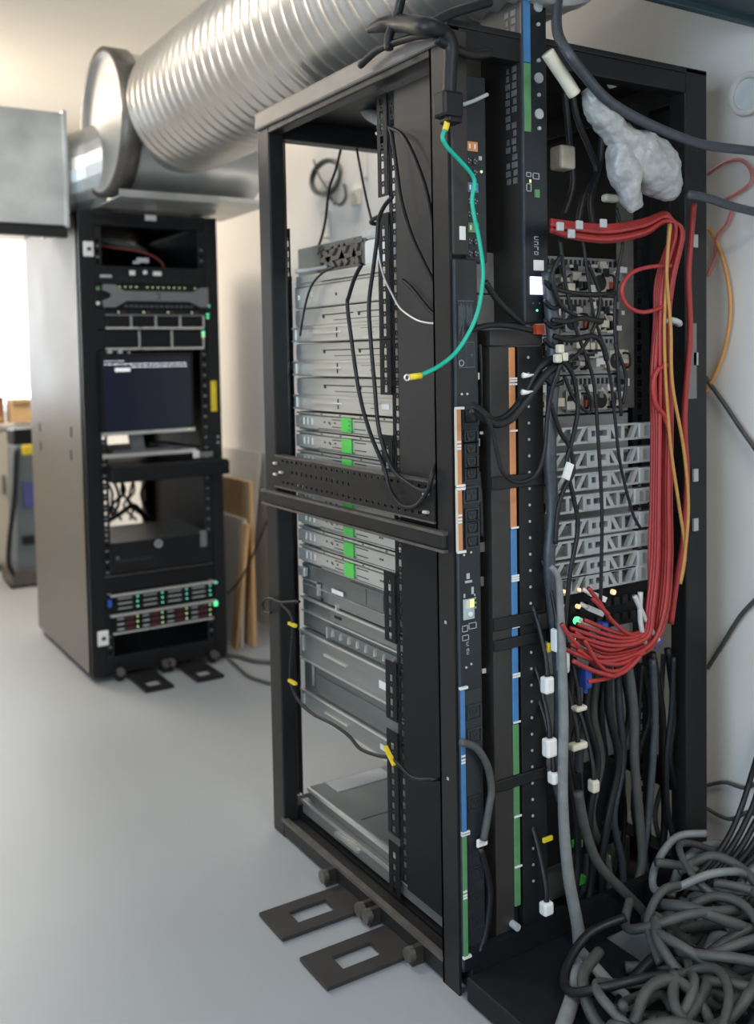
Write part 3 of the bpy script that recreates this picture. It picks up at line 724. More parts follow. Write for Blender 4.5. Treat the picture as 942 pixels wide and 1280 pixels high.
# network switch under the arms
z1 = at(757, 738, Y=.0)[2]
t = thing('network_switch', (.43, .1, z1 - .09), 'dark network switch full of plugs under the swing arms', 'network switch')
bx('case', 'void', t, .26, .60, .02, .30, z1 - .095, z1, .002)
for r in range(2):
    for k in range(12):
        bx('port', 'gap', t, .272 + k * .027, .288 + k * .027, .012, .02, z1 - .042 - r * .04, z1 - .024 - r * .04)
def led(x, v, m, r): return MB().cyl((x, .002, at(700, v, Y=0)[2]), (x, .012, at(700, v, Y=0)[2]), r, 10).build('led', m, t)
for u, v, m, r in ((721, 776, 'led_green', .009), (722, 799, 'led_green', .006), (704, 739, 'led_amber', .004), (723, 737, 'led_amber', .004), (707, 758, 'led_amber', .004), (722, 758, 'led_amber', .005), (766, 740, 'led_amber', .006), (696, 765, 'led_amber', .006)):
    p = at(u, v, Y=-.012); MB().cyl((p.x, -.016, p.z), (p.x, -.008, p.z), r, 10).build('led', m, t)
# plugs
for u, v, m, lab in ((752, 790, 'blue', 'blue network plug upright among white plugs of the switch'), (819, 792, 'blue', 'blue plug at the right end of the red leads'), (731, 847, 'blue', 'blue plug hanging low under the red leads')):
    p = at(u, v, Y=-.03)
    tt = thing('network_plug', p, lab, 'plug', 'blue network plugs')
    bx('plug_body', m, tt, p.x - .008, p.x + .010, p.y - .012, p.y + .012, p.z - .022, p.z + .022, .003)
    MB().tube([(p.x, p.y, p.z - .022), (p.x, p.y, p.z - .034)], .005, 8).build('boot', m, tt)
for u, v, lab in ((742, 763, 'white network plug above the blue plug'), (738, 781, 'white network plug left of the blue plug'), (745, 745, 'white network plug under the lowest swing arm')):
    p = at(u, v, Y=-.02)
    tt = thing('network_plug', p, lab, 'plug', 'white network plugs')
    MB().bar((p.x - .02, p.y, p.z + .01), (p.x + .016, p.y - .01, p.z - .008), .014, .012).build('plug_body', 'white', tt)
    MB().tube([(p.x - .02, p.y, p.z + .01), (p.x - .032, p.y + .01, p.z + .018)], .005, 8).build('boot', 'white', tt)

# ------------------------------------------------------------------ red patch cables
rnd = random.Random(11)
for i in range(9):
    o = i - 4
    px = [(688, 282 + o * 1.6), (715, 288 + o * 2.2), (760, 292 + o * 2.4), (805, 284 + o * 2.2), (832, 272 + o * 1.4), (846 + o * 1.8, 290), (838 + o * 2.6, 350), (834 + o * 2.2, 403), (832 + o * 3.4 + (0 if i % 3 else 3), 470), (834 + o * 3.0, 540), (833 + o * 3.0, 620), (832 + o * 3.4, 700), (826 + o * 3.4, 760 + i), (810 + o * 2, 800 + o * 3), (775 - i * 3, 812 + o * 5), (730 - (i % 4) * 9, 795 + o * 5)]
    pts = [at(u - (7 if v > 330 and u > 815 else 0), v, Y=-.045 - .007 * ((i * 5) % 4)) for u, v in px]
    cable('patch_cable', 'red', pts, .0048, 'red patch cable in the thick bundle looping down the rack rear right side', group='red patch cables bundled down the rear')
cable('patch_cable', 'red', path([(838, 332), (810, 334), (788, 342), (777, 360), (782, 380), (800, 390), (822, 386), (838, 376)], Y=-.07), .0048, 'red patch cable coiled in a ring left of the bundle')
cable('patch_cable', 'red', path([(838, 455), (822, 462), (816, 480), (819, 505), (830, 520), (836, 540)], Y=-.07), .006, 'red patch cable bulging left out of the bundle midway')
cable('patch_cable', 'red', path([(867, 255), (863, 300), (860, 345), (862, 420), (855, 520), (858, 600), (853, 680), (846, 720), (838, 780)], Y=-.03), .007, 'darker red patch cable running down right of the bundle')
for i, px in enumerate([[(735, 735), (748, 752), (764, 775), (785, 792), (806, 796)], [(740, 748), (752, 760), (760, 768)], [(718, 790), (740, 806), (768, 812), (800, 800)], [(722, 812), (745, 826), (775, 830), (805, 815)], [(730, 800), (752, 835), (775, 838), (792, 826)], [(735, 852), (758, 848), (782, 838), (800, 820)], [(702, 780), (712, 796), (722, 806)], [(716, 826), (740, 838), (768, 846)]]):
    cable('patch_cable', 'red', path(px, Y=-.05 - .006 * i), .005, ('red lead rising out of the switch under the lowest arm', 'short red lead beside the white plugs', 'red lead sagging below the switch, uppermost sag', 'red lead sagging below the switch, middle sag', 'red lead dipping in a deep narrow sag', 'red lead lowest in the tangle ending by the low blue plug', 'short red lead left of the green lights', 'red lead crossing low under the green lights')[i], group='loose red leads below the switch')
for i, (a, l) in enumerate(((0, 'mustard cable inside the upper red bundle'), (8, 'mustard cable curving out right of the red bundle'))):
    cable('patch_cable', 'amber', path([(836 + a * .2, 280), (833, 340), (830 + a, 410), (832 + a, 480), (838 + a * 2, 560), (848 + a * 1.5, 630), (856, 690), (850, 730)], Y=-.075 - .008 * i), .0038, l)
# hook and loop tie round the bundle
p = at(834, 403, Y=-.055)
tag(MB().tube([(p.x + .026 * math.cos(k * .5236), p.y + .026 * math.sin(k * .5236), p.z + .004 * math.sin(k)) for k in range(12)], .007, 8, closed=True, sub=2).build('cable_tie', 'print', smooth=True), 'grey strap tied round the red cable bundle', 'cable tie')
# grey bundle down the right of the rear opening
for i, px in enumerate([[(793, 745), (802, 765), (815, 790), (822, 800)], [(800, 740), (800, 775), (806, 805)]]):
    cable('grey_lead', 'cable_lgrey', path(px, Y=-.05), .006, ('grey lead slanting to the right blue plug', 'grey lead hanging straight left of the right blue plug')[i])

# ------------------------------------------------------------------ black cables at the rear
K5 = 'black power cords hanging at the rack rear'
sets = [
 ([(702, 450), (716, 470), (722, 510), (716, 545), (708, 580), (716, 620), (722, 660), (712, 720), (704, 800)], .005, 'black cord hanging past the white tag'),
 ([(700, 300), (706, 350), (716, 400), (730, 440), (742, 480), (748, 560), (752, 640), (751, 720), (750, 760)], .004, 'thin black cord hanging straight down the middle of the swing arms'),
 ([(727, 290), (735, 350), (742, 395), (750, 420), (762, 470), (768, 520), (775, 580), (790, 640), (800, 660)], .0035, 'thin black cord curving right over the lower arms'),
 ([(770, 260), (778, 300), (772, 340), (768, 400), (772, 460), (776, 520)], .004, 'black cord along the grey filler strip'),
 ([(690, 400), (706, 402), (728, 398), (752, 402)], .006, 'black plug lead crossing to the red socket'),
 ([(690, 360), (715, 366), (745, 368), (768, 366)], .005, 'black lead level across the upper servers'),
 ([(692, 420), (712, 425), (740, 420), (752, 430), (758, 450)], .006, 'black lead arching over the lower pale server'),
 ([(688, 505), (700, 540), (712, 560), (716, 590), (705, 610), (697, 640), (694, 680)], .005, 'black cord looping left of the swing arms'),
 ([(705, 470), (718, 500), (735, 515), (740, 505), (730, 480)], .004, 'small black cord loop above the first arm'),
 ([(700, 320), (690, 345), (700, 380), (720, 395)], .005, 'black cord looping beside the lit display'),
 ([(735, 330), (750, 372), (741, 412), (724, 440), (708, 452)], .004, 'black cord running down to the white connectors'),
 ([(768, 430), (782, 470), (778, 505)], .004, 'black cord end beside the right rear rail')]
for px, r, l in sets: cable('cable', 'cable', path(px, Y=-.035 - r * 2), r, l, group=K5)
# heavy pair looping from near corner to the tray, and other cords left
cable('cable', 'cable', path([(590, 507), (603, 515), (616, 526), (632, 521), (648, 505), (660, 485), (672, 462), (688, 450), (702, 446)], Y=-.045), .0085, 'heavy black cord looping up across the tray, upper of the pair')
cable('cable', 'cable', path([(590, 512), (604, 522), (620, 530), (638, 524), (654, 506), (668, 486), (684, 466), (700, 456)], Y=-.060), .0085, 'heavy black cord looping up across the tray, lower of the pair')
cable('cable', 'cable', path([(590, 508), (604, 518), (615, 538), (621, 565), (628, 590), (642, 602), (660, 600), (673, 587), (681, 560), (684, 520), (690, 485), (700, 455)], Y=-.07), .0045, 'thin black cord hanging in a big loop over the tray')
cable('cable', 'cable', path([(588, 413), (603, 408), (620, 406), (640, 408), (664, 413)], Y=-.028), .006, 'short black cord above the tray head plate')
cable('cable', 'cable', path([(606, 352), (622, 376), (640, 394), (655, 406)], Y=-.008), .007, 'black cord slanting down to the tray head plate')
for i, px in enumerate([[(600, 430), (602, 470), (603, 512)], [(606, 425), (608, 470), (609, 520)], [(611, 440), (612, 480), (612, 520)], [(598, 590), (601, 625), (602, 670)], [(605, 585), (606, 630), (605, 672)]]):
    cable('cable', 'cable_blue', path(px, Y=.03), .004, ('slate cord nearest the near power strip, upper', 'slate cord in the middle of the narrow gap', 'slate cord nearest the tray in the narrow gap', 'slate cord low in the narrow gap, left one', 'slate cord low in the narrow gap, right one')[i], group='cords in the narrow gap')
# white latch clips in the gap
for i, (u, v, h) in enumerate(((590, 452, 26), (590, 503, 22))):
    p = at(u, v, Y=.02); s = h / 600.
    tt = thing('latch_clip', p, ('white latch clip in the gap beside the green wire', 'white latch clip in the gap lower down')[i], 'clip', 'white latch clips')
    bx('clip_stem', 'white', tt, p.x - .004, p.x + .003, p.y - .006, p.y, p.z - s, p.z + s, .001)
    bx('clip_head', 'white', tt, p.x - .006, p.x + .006, p.y - .008, p.y, p.z + s * .1, p.z + s * .5, .001)
p = at(592, 470, Y=.02); o = bx('cream_block', 'cream', None, p.x - .008, p.x + .010, p.y - .008, p.y, p.z - .008, p.z + .007, .002); tag(o, 'small cream block between the two white latch clips', 'block')
for i, (u, v, w2, h2) in enumerate(((602, 541, .007, .003), (596, 553, .005, .008), (600, 684, .012, .010), (598, 727, .011, .010), (605, 838, .008, .005))):
    p = at(u, v, Y=.03); tag(bx('paper_tag', 'white' if i in (0, 1, 4) else 'bezel', None, p.x - w2, p.x + w2, p.y - .004, p.y, p.z - h2, p.z + h2, .001), ('tiny white tag, upper of two in the gap', 'tiny white square tag beneath the first', 'grey tag low in the gap beside the outlets', 'grey tag next to the lit meter', 'white tag under the lit meter')[i], 'tag')
p = at(601, 1052, Y=-.01); tag(bx('paper_tag', 'white', None, p.x - .014, p.x + .014, p.y - .006, p.y, p.z - .009, p.z + .009, .004), 'white tag near the foot of the near power strip', 'tag')
cable('cable', 'cable_dgrey', path([(576, 928), (594, 934), (608, 955), (614, 985), (611, 1010), (604, 1050)], Y=-.02), .008, 'grey black cord curving out of the blue banded outlets')
cable('cable', 'cable', path([(600, 1060), (612, 1110), (608, 1160), (600, 1190)], Y=-.005), .007, 'black cord hanging by the green banded outlets')
# white zip ties and connectors
for i, (u, v) in enumerate(((658, 469), (657, 490))):
    p = at(u, v, Y=-.072); o = MB().tube([(p.x - .01, p.y, p.z), (p.x + .004, p.y, p.z - .001), (p.x + .018, p.y, p.z + .001)], [.006, .004, .0015], 8, smooth=False).build('zip_tie', 'white', smooth=True)
    tag(o, ('white zip tie on the heavy cord pair, upper', 'white zip tie on the heavy cord pair, lower')[i], 'zip tie')
for i, (u, v) in enumerate(((698, 436), (703, 446), (695, 448))):
    p = at(u, v, Y=-.07); o = bx('cord_connector', 'cream', None, p.x - .007, p.x + .008, p.y - .01, p.y + .004, p.z - .009, p.z + .009, .003)
    tag(o, ('cream connector on top of the cord knot', 'cream connector right in the cord knot', 'cream connector left low in the cord knot')[i], 'connector', 'cream connectors')
p = at(709, 589, Y=-.075); o = MB().bar((p.x - .006, p.y, p.z - .016), (p.x + .008, p.y, p.z + .016), .018, .006, (0, 1, 0)).build('cable_flag', 'white'); tag(o, 'bright white tag flag on a cord over the third swing arm', 'tag')
# wrapped sleeve bundle beside the tray
pts = path([(684, 340), (690, 400), (692, 440), (690, 500), (687, 560), (690, 640), (686, 700), (690, 760), (697, 830), (698, 900), (694, 960), (700, 1000)], Y=-.022)
t = thing('wrapped_cable_bundle', pts[-1], 'slate grey wrapped cable bundle running down beside the tray', 'cable bundle')
MB().tube(pts, [.014, .016, .015, .013, .014, .013, .013, .012, .012, .011, .011, .010], 10).build('sleeve', 'cable_blue', t, smooth=True)
for k in range(6):
    a = path([(680, 352 + k * 24), (690, 361 + k * 24), (702, 358 + k * 24)], Y=-.038)
    MB().tube(a, .005, 6).build('wrap_cord', 'cable', t, smooth=True)
# hanging grey cables
cable('hanging_cable', 'cable_grey', path([(688, 708), (697, 722), (700, 760), (702, 820), (704, 900), (703, 980), (705, 1040), (711, 1100), (722, 1160), (724, 1196), (722, 1215, ('Z', .085)), (716, 1245, ('Z', .075)), (706, 1275, ('Z', .075)), (695, 1310, ('Z', .075))], Y=-.07), [.006, .007, .008, .010, .011, .011, .012, .013, .014, .015, .015, .015, .015, .015], 'thick grey cable hanging down to the floor at the rack rear', n=10)
cable('hanging_cable', 'cable_grey', path([(724, 1188, ('Y', -.08)), (742, 1208, ('Z', .08)), (762, 1230), (790, 1256), (812, 1300)], Z=.07), .012, 'grey cable branching right at the rack foot', n=10)
cable('hanging_cable', 'cable_dgrey', path([(722, 990), (732, 1040), (748, 1080), (775, 1110), (800, 1135), (818, 1160)], Y=-.04), .011, 'faded grey cable slanting down right low in the rack')
for i, (u, v, w2, h2) in enumerate(((696, 800, .010, .025), (704, 826, .011, .026), (684, 856, .012, .018), (687, 934, .014, .02), (692, 972, .010, .013), (683, 1135, .013, .014), (724, 885, .016, .006), (722, 932, .022, .008), (742, 982, .010, .014))):
    p = at(u, v, Y=-.055)
    t = thing('power_plug', p, ('white plug uppermost on the hanging grey cable', 'long white plug right of the hanging grey cable', 'white plug at the tray edge under the hook', 'white plug halfway down the tray edge', 'small pale plug below the halfway plug', 'white plug lowest at the tray foot', 'pale plug lying level right of the cable', 'cream plug lying level behind the cable', 'pale plug standing deep in the rack')[i], 'plug', 'pale plugs along the hanging cables')
    bx('plug_body', 'white' if i not in (6, 7, 8) else 'cream', t, p.x - w2, p.x + w2, p.y - .01, p.y + .012, p.z - h2, p.z + h2, .005)
    MB().tube([(p.x, p.y, p.z + h2), (p.x + .004, p.y + .01, p.z + h2 + .04), (p.x + .012, p.y + .05, p.z + h2 + .12), (p.x + .010, p.y + .10, p.z + h2 + .2)], [.006, .005, .005, .005], 8).build('lead', 'cable', t, smooth=True)
for i, (u, v) in enumerate(((685, 806), (684, 812), (686, 1047))):
    p = at(u, v, Y=-.035); tag(bx('cable_marker', 'yellow', None, p.x - (.006 if i < 2 else .02), p.x + .006, p.y - .006, p.y, p.z - .005, p.z + .005, .001), ('yellow marker, upper of two at the tray edge', 'yellow marker, lower of two at the tray edge', 'yellow marker low beside the grey cable')[i], 'marker')
# green lit drive latches deep below
t = thing('lower_server', (.45, .2, .10), 'dark machine deep at the rack foot with green tabs', 'server')
bx('case', 'void', t, .27, .52, .06, .5, .16, .36, .004)
for u, v in ((722, 1055), (760, 1032), (757, 1075), (726, 1100), (704, 1158)):
    p = at(u, v, Y=.05); bx('green_tab', 'latch', t, p.x - .012, p.x + .012, .045, .06, p.z - .010, p.z + .010, .003)
# vertical black cable looms low in the rear opening
rnd = random.Random(21)
ORD = ['first', 'second', 'third', 'fourth', 'fifth', 'sixth', 'seventh', 'eighth', 'ninth', 'tenth', 'eleventh', 'twelfth', 'thirteenth', 'fourteenth', 'fifteenth', 'sixteenth', 'seventeenth', 'eighteenth', 'nineteenth', 'twentieth']
for i in range(18):
    u = 712 + i * 8.2 + rnd.random() * 4; v0 = 822 + rnd.random() * 16 - max(0, u - 800) * .3; Yp = .01 + .03 * (i % 3)
    px = [(u + rnd.uniform(-10, 6), v0), (u + rnd.uniform(-8, 8), 890), (u + rnd.uniform(-10, 10), 950), (u + rnd.uniform(-12, 12), 1020), (u + rnd.uniform(-12, 14), 1080), (u + rnd.uniform(-14, 20), 1125 - max(0, u - 780) * .35)]
    cable('cable', ('cable', 'cable', 'cable_blue', 'cable', 'cable_dgrey')[i % 5], path(px, Y=Yp), .006 + .005 * rnd.random(), 'dark cable hanging in the low rear loom, %s counted from the left' % ORD[i], group='dark cables in the low rear loom')
# ------------------------------------------------------------------ top right: hoses, plastic wrapped plugs, overhead duct
t = thing('overhead_duct', (.6, -.5, 2.12), 'blue black sheet metal duct overhead at the upper right', 'duct')
bx('duct_body', 'teal', t, .29, .898, -1.05, -.06, 2.115, 2.36, .004)
bx('duct_flange', 'teal', t, .275, .898, -.075, -.055, 2.10, 2.375, .003)
t = thing('wrapped_plug', at(790, 190, Y=-.08), 'pair of plugs wrapped in crumpled grey plastic hanging at the rack top', 'wrapped plug')
pts = path([(733, 110), (742, 126), (752, 142), (765, 158), (776, 172), (792, 188), (810, 204), (824, 220), (836, 236), (842, 246)], Y=-.085)
MB().tube(pts, [.014, .026, .034, .030, .032, .050, .060, .054, .034, .014], 14, sub=4).build('plastic_wrap', 'film', t, smooth=True)
MB().tube(path([(776, 178), (778, 205), (784, 230), (790, 252), (794, 262)], Y=-.085), [.028, .036, .032, .024, .014], 12, sub=4).build('plastic_wrap', 'film', t, smooth=True)
MB().tube(path([(684, 66), (696, 84), (708, 102), (718, 118)], Y=-.085), .014, 10).build('hose', 'cream', t, smooth=True)
for o in t.children:
    if o.name.startswith('plastic_wrap'):
        tx = bpy.data.textures.new('crumple', 'CLOUDS'); tx.noise_scale = .035
        sb = o.modifiers.new('subdivision', 'SUBSURF'); sb.levels = 1; sb.render_levels = 2
        d = o.modifiers.new('crumple', 'DISPLACE'); d.texture = tx; d.strength = .016; d.texture_coords = 'LOCAL'
cable('flexible_hose', 'cream', path([(762, 106), (778, 100), (790, 92), (798, 78)], Y=.05), .009, 'short cream hose curving up at the rack top')
cable('heavy_cable', 'cable_blue', path([(702, -30, ('Y', .0)), (696, 10, ('Y', -.03)), (697, 42, ('Y', -.08)), (711, 68), (732, 96), (760, 126), (800, 150), (850, 172), (885, 182), (950, 190), (1010, 200, ('Y', -.16)), (1060, 214, ('X', .885))], Y=-.12), .011, 'thick slate cable crossing from the top to the right wall', n=10)
cable('heavy_cable', 'cable_blue', path([(858, 243), (885, 248), (915, 258), (955, 268), (1010, 284, ('Y', -.14)), (1055, 300, ('X', .885))], Y=-.10), .010, 'thick slate cable leaving the rack right under the first', n=10)
for i, px in enumerate([[(716, 120), (722, 150), (738, 190), (746, 215), (738, 250), (742, 285)], [(705, 110), (712, 180), (716, 230), (705, 268)], [(752, 170), (748, 210), (730, 245), (722, 280)]]):
    cable('cable', 'cable', path(px, Y=.04), .007, ('black cord left of the wrapped plugs, curving', 'black cord farthest left in the rear top', 'black cord directly behind the wrapped plugs')[i], group='black cords in the rear top')
p = at(703, 198, Y=.05); tag(bx('junction_box', 'beige', None, p.x - .022, p.x + .022, p.y - .02, p.y + .02, p.z - .026, p.z + .026, .006), 'small beige box left of the wrapped plugs', 'box')
p = at(762, 248, Y=.02); tag(bx('cord_end', 'cream', None, p.x - .02, p.x + .02, p.y - .01, p.y + .01, p.z - .009, p.z + .009, .006), 'pale cord end below the wrapped plugs', 'plug')
for i, (u, v) in enumerate(((698, 284), (722, 282), (712, 293), (752, 280))):
    p = at(u, v, Y=-.09); tag(bx('cable_tag', 'print', None, p.x - .008, p.x + .010, p.y - .006, p.y, p.z - .008, p.z + .010, .002), ('grey tag at the left start of the red bundle', 'grey tag on top of the red bundle', 'lower grey tag on the red bundle', 'grey tag farther right along the red bundle')[i], 'tag', 'grey tags on the red bundle')
# cables against the right wall
WXC = RX1 - .012
def wall_path(px): return path(px, X=RX1 - .02)
cable('wall_cable', 'cable_dgrey', wall_path([(880, 470), (905, 505), (925, 535), (950, 572), (985, 640), (1010, 740), (1020, 860), (1022, 1000)]), .006, 'thin dark cable slanting down the right wall')
cable('wall_cable', 'cable_dgrey', wall_path([(1000, 640), (975, 700), (950, 742), (925, 770), (900, 810), (884, 835)]), .006, 'thin dark cable rising along the right wall lower down')
cable('wall_cable', 'orange', wall_path([(885, 285), (900, 315), (910, 355), (912, 395), (904, 440), (890, 475), (882, 490)]), .005, 'orange cable bowed on the right wall')
cable('wall_cable', 'pinkred', wall_path([(884, 218), (905, 204), (925, 200), (938, 212), (938, 228), (920, 242), (900, 252)]), .005, 'faded red cable looped on the right wall')
cable('wall_cable', 'pinkred', wall_path([(884, 345), (893, 320), (896, 296), (908, 280), (915, 262)]), .005, 'faded red cable rising beside the orange one')
cable('wall_cable', 'cable_dgrey', wall_path([(882, 982), (905, 978), (930, 985), (950, 978), (990, 985), (1040, 1000)]), .005, 'thin dark cable level across the right wall')
cable('wall_cable', 'cable_dgrey', wall_path([(882, 1010), (910, 1024), (935, 1015), (950, 1020), (990, 1012), (1040, 1006)]), .005, 'thin dark cable sagging under the level one')
p = at(936, 118, X=RX1 - .01)
t = thing('round_wall_fitting', p, 'pale round fitting on the right wall at the frame edge', 'wall fitting')
MB().tube([(RX1 - .02, p.y + .045 * math.cos(k * .5236), p.z + .045 * math.sin(k * .5236)) for k in range(12)], .008, 8, closed=True, sub=2).build('rim', 'drywall', t, smooth=True)
MB().cyl((RX1 - .016, p.y, p.z), (RX1 - .004, p.y, p.z), .042, 24).build('cap', 'white', t)
# heap of cable on the floor, bottom right
rnd = random.Random(5)
for i in range(26):
    cx, cy = .40 + .42 * rnd.random(), -.36 + .26 * rnd.random(); r = .06 + .09 * rnd.random()
    cx = min(cx, .88 - r - .02); z0 = .015 + .16 * rnd.random() * (1 - abs(cx - .62) * 1.6)
    a0 = rnd.random() * 6; ex = .55 + .4 * rnd.random()
    pts = [(cx + r * math.cos(a0 + k * .7), cy + r * ex * math.sin(a0 + k * .7), max(.012, z0 + .035 * math.sin(k * 1.3 + i))) for k in range(9)]
    cable('coiled_cable', ('cable_dgrey', 'cable_grey', 'cable_dgrey', 'cable_dgrey')[i % 4], pts, .008 + .004 * rnd.random(), 'faded grey cable coiled in the heap on the floor, bottom right', group='coiled cables in the floor heap')
for i in range(34):
    cx, cy = .08 + .74 * rnd.random(), -.66 + .44 * rnd.random(); r = .06 + .10 * rnd.random()
    cx = min(cx, .88 - r - .02); cx = max(cx, .10 + r); z0 = .012 + .06 * rnd.random() + (.058 if cx - r < .36 and cy + r > -.47 else 0)
    a0 = rnd.random() * 6; ex = .5 + .4 * rnd.random(); lift = .03 if cx - r < .36 else .02
    pts = [(cx + r * math.cos(a0 + k * .72), cy + min(r * ex, -.03 - cy) * math.sin(a0 + k * .72), max(.066 if cx - r < .36 else .012, z0 + lift * math.sin(k * 1.3 + i))) for k in range(9)]
    cable('coiled_cable', ('cable_olive', 'cable', 'cable_dgrey', 'cable_olive')[i % 4], pts, .008 + .004 * rnd.random(), 'dark dusty cable sprawled on the floor in front of the rack rear', group='dusty cables sprawled before the rack rear')
for i in range(5):
    u = 890 + i * 12
    cable('cable', 'cable', path([(u + 74, 800 + i * 6, ('X', .885)), (u + 66, 900, ('X', .885)), (u + 44, 985 + i * 6), (u + 28, 1030), (u + 10, 1062), (u - 16, 1092), (u - 36, 1120)], Y=-.12 - i * .012), .007, 'dark cable sweeping from the right wall to the rack foot, %s from the left' % ORD[i], group='dark cords at the frame right edge')

# ------------------------------------------------------------------ left side of the near rack: cables
cable('cable', 'cable', path([(486, 158), (490, 172), (495, 207), (501, 249), (513, 291), (526, 321), (539, 347), (548, 365)], X=.018), .0045, 'black cable hanging inside the rack top, left of two', group='two black cables down the slim panel')
cable('cable', 'cable', path([(488, 160), (500, 166), (510, 180), (522, 207), (533, 240), (540, 277), (545, 310)], X=.018), .0045, 'black cable hanging inside the rack top, right of two', group='two black cables down the slim panel')
cable('cable', 'cable', path([(503, 350), (515, 361), (527, 376), (538, 389), (548, 397)], X=.018), .0045, 'short black cable crossing the slim panel')
cable('signal_cable', 'silver', path([(474, 276), (472, 291), (473, 319), (480, 347), (489, 366), (499, 384), (512, 395), (526, 402), (548, 405)], X=.016), .0023, 'thin silver cable crossing the rear rail')
cable('cable', 'cable', path([(490, 246), (480, 258), (473, 275), (471, 300), (466, 338), (461, 380), (463, 424), (468, 482), (474, 540), (490, 585), (510, 604), (527, 613), (536, 612)], X=-.016), .0048, 'black cable hanging past the servers and brace, right of the long pair', group='long pair of black cables')
cable('cable', 'cable', path([(452, 330), (443, 348), (436, 370), (434, 382), (439, 424), (449, 492), (463, 543), (480, 584), (487, 612), (502, 632), (520, 632), (534, 614), (540, 594, ('X', -.012)), (546, 576, ('X', .02)), (552, 566, ('X', .022))], X=-.016), .0048, 'black cable hanging past the servers and brace, left of the long pair', group='long pair of black cables')
cable('signal_cable', 'cable', path([(416, 335), (402, 342), (390, 356), (383, 375), (378, 400), (375, 420)], X=.045), .003, 'thin dark cable curving over the topmost server')
cable('signal_cable', 'cable', path([(436, 120), (429, 170), (420, 210), (411, 237), (407, 272), (402, 296), (394, 318)], X=.30), .0042, 'thin black cable hanging left behind the open rack top')
cable('signal_cable', 'cable', path([(440, 118), (444, 172), (450, 210), (458, 250), (465, 278)], X=.30), .0035, 'thin black cable hanging right behind the open rack top')
cable('earth_cable', 'cable', path([(374, 752, ('X', .0)), (352, 753), (338, 748), (329, 752), (330, 764), (338, 766)][::-1] + [(352, 754), (362, 766), (366, 782), (364, 820), (363, 850), (372, 874), (390, 892), (415, 905), (436, 920), (450, 936), (470, 944), (492, 950), (515, 972), (540, 974), (552, 974, ('X', .02))], X=-.012), .0042, 'black earth cable tied with yellow bands down the rack corner')
for i, (u, v) in enumerate(((366, 781), (366, 853), (488, 946))):
    p = at(u, v, X=-.016); o = MB().bar((p.x, p.y + .022, p.z + (.0 if i < 2 else .016)), (p.x, p.y - .016, p.z - (0 if i < 2 else .014)), .009, .007).build('cable_band', 'yellow'); tag(o, ('yellow band upper on the rack corner cable', 'yellow band lower on the rack corner cable', 'yellow band beside the rear rail'), 'cable band'); o['label'] = ('yellow band upper on the rack corner cable', 'yellow band lower on the rack corner cable', 'yellow band beside the rear rail')[i]
# coil and clutter on the topmost server
zt0 = 1.557
def flat_coil(c, r, th, n, m, axis):
    b = MB()
    for k in range(n):
        rr = r * (1 - .07 * (k % 3)); o = (k - n / 2) * th * 1.2
        pts = []
        for i in range(14):
            a = i * 2 * math.pi / 14
            if axis == 'x': pts.append((c[0] + o * .5, c[1] + 1.75 * rr * math.cos(a) * (1 + .04 * math.sin(k + i)), c[2] + rr * math.sin(a)))
            else: pts.append((c[0] + rr * math.cos(a), c[1] + 1.25 * rr * math.sin(a + .4 * k), c[2] + abs(o) + .004 * math.sin(2 * a + k)))
        b.tube(pts, th, 6, closed=True, sub=3)
    return b
# white adapter with grey lead sleeve, cast bracket arm, acrylic plate
AX = .12
ya, yb_ = at(454, 320, X=AX)[1], at(478, 320, X=AX)[1]
t = thing('white_adapter', (.20, .4, zt0), 'white adapter box standing on the topmost server by the rear rail', 'adapter')
bx('case', 'white', t, AX, AX + .10, yb_ - .04, ya, zt0 + .001, zt0 + .07, .010)
bx('front_cap', 'cream', t, AX + .015, AX + .085, ya, ya + .012, zt0 + .012, zt0 + .055, .004)
o = bx('grey_pad', 'cable_lgrey', None, AX + .01, AX + .20, yb_ - .06, ya + .03, zt0 + .0715, zt0 + .10, .01); tag(o, 'pale grey pad lying over the white adapter', 'pad')
o = flat_coil((AX + .10, ya - .03, zt0 + .112), .075, .0055, 4, 'cable', 'z').build('coiled_cable', 'cable', smooth=True); tag(o, 'black cable coiled flat on top of the grey pad', 'coiled cable')
t = thing('cast_bracket', (.16, .56, zt0), 'brown grey openwork bracket lying on the topmost server', 'bracket')
bx0 = .135
ym, yn = at(400, 328, X=bx0)[1], at(457, 318, X=bx0)[1]
P3 = lambda f_, z: (bx0, ym + (yn - ym) * f_, zt0 + z)
MB().bar(P3(0, .012), P3(1, .010), .012, .010).build('rail_bar', 'bracket', t)
MB().bar(P3(0, .072), P3(1, .074), .012, .010).build('rail_bar', 'bracket', t)
for (a, c) in (((0, .01), (0, .075)), ((.1, .07), (.34, .015)), ((.36, .072), (.14, .02)), ((.46, .074), (.62, .02)), ((.62, .074), (.44, .02)), ((.74, .015), (.84, .07)), ((.86, .015), (.74, .07)), ((1, .008), (1, .078))):
    MB().bar(P3(*a), P3(*c), .018, .012, (1, 0, 0)).build('web', 'bracket', t, bevel=.002)
MB().bar(P3(.05, .042), P3(.95, .042), .012, .012).build('middle_bar', 'bracket', t)
MB().cyl((bx0 - .012, P3(0, 0)[1], zt0 + .072), (bx0 + .012, P3(0, 0)[1], zt0 + .072), .013, 12).build('boss', 'bracket', t)
t = thing('acrylic_plate', (.24, .6, zt0), 'dark grey green plate leaning behind the openwork bracket', 'plate')
MB().prism([(.36, zt0 + .002), (at(373, 320, X=.24)[1], zt0 + .002), (at(373, 312, X=.24)[1], at(373, 312, X=.24)[2]), (.36, zt0 + .11)], 'x', .238, .244).build('sheet', 'tealplate', t)
cable('grey_strap', 'cable_lgrey', [(.06, .79, zt0 + .012), (.10, .76, zt0 + .016), (.16, .735, zt0 + .028)], .006, 'pale grey strap end at the front corner of the topmost server')
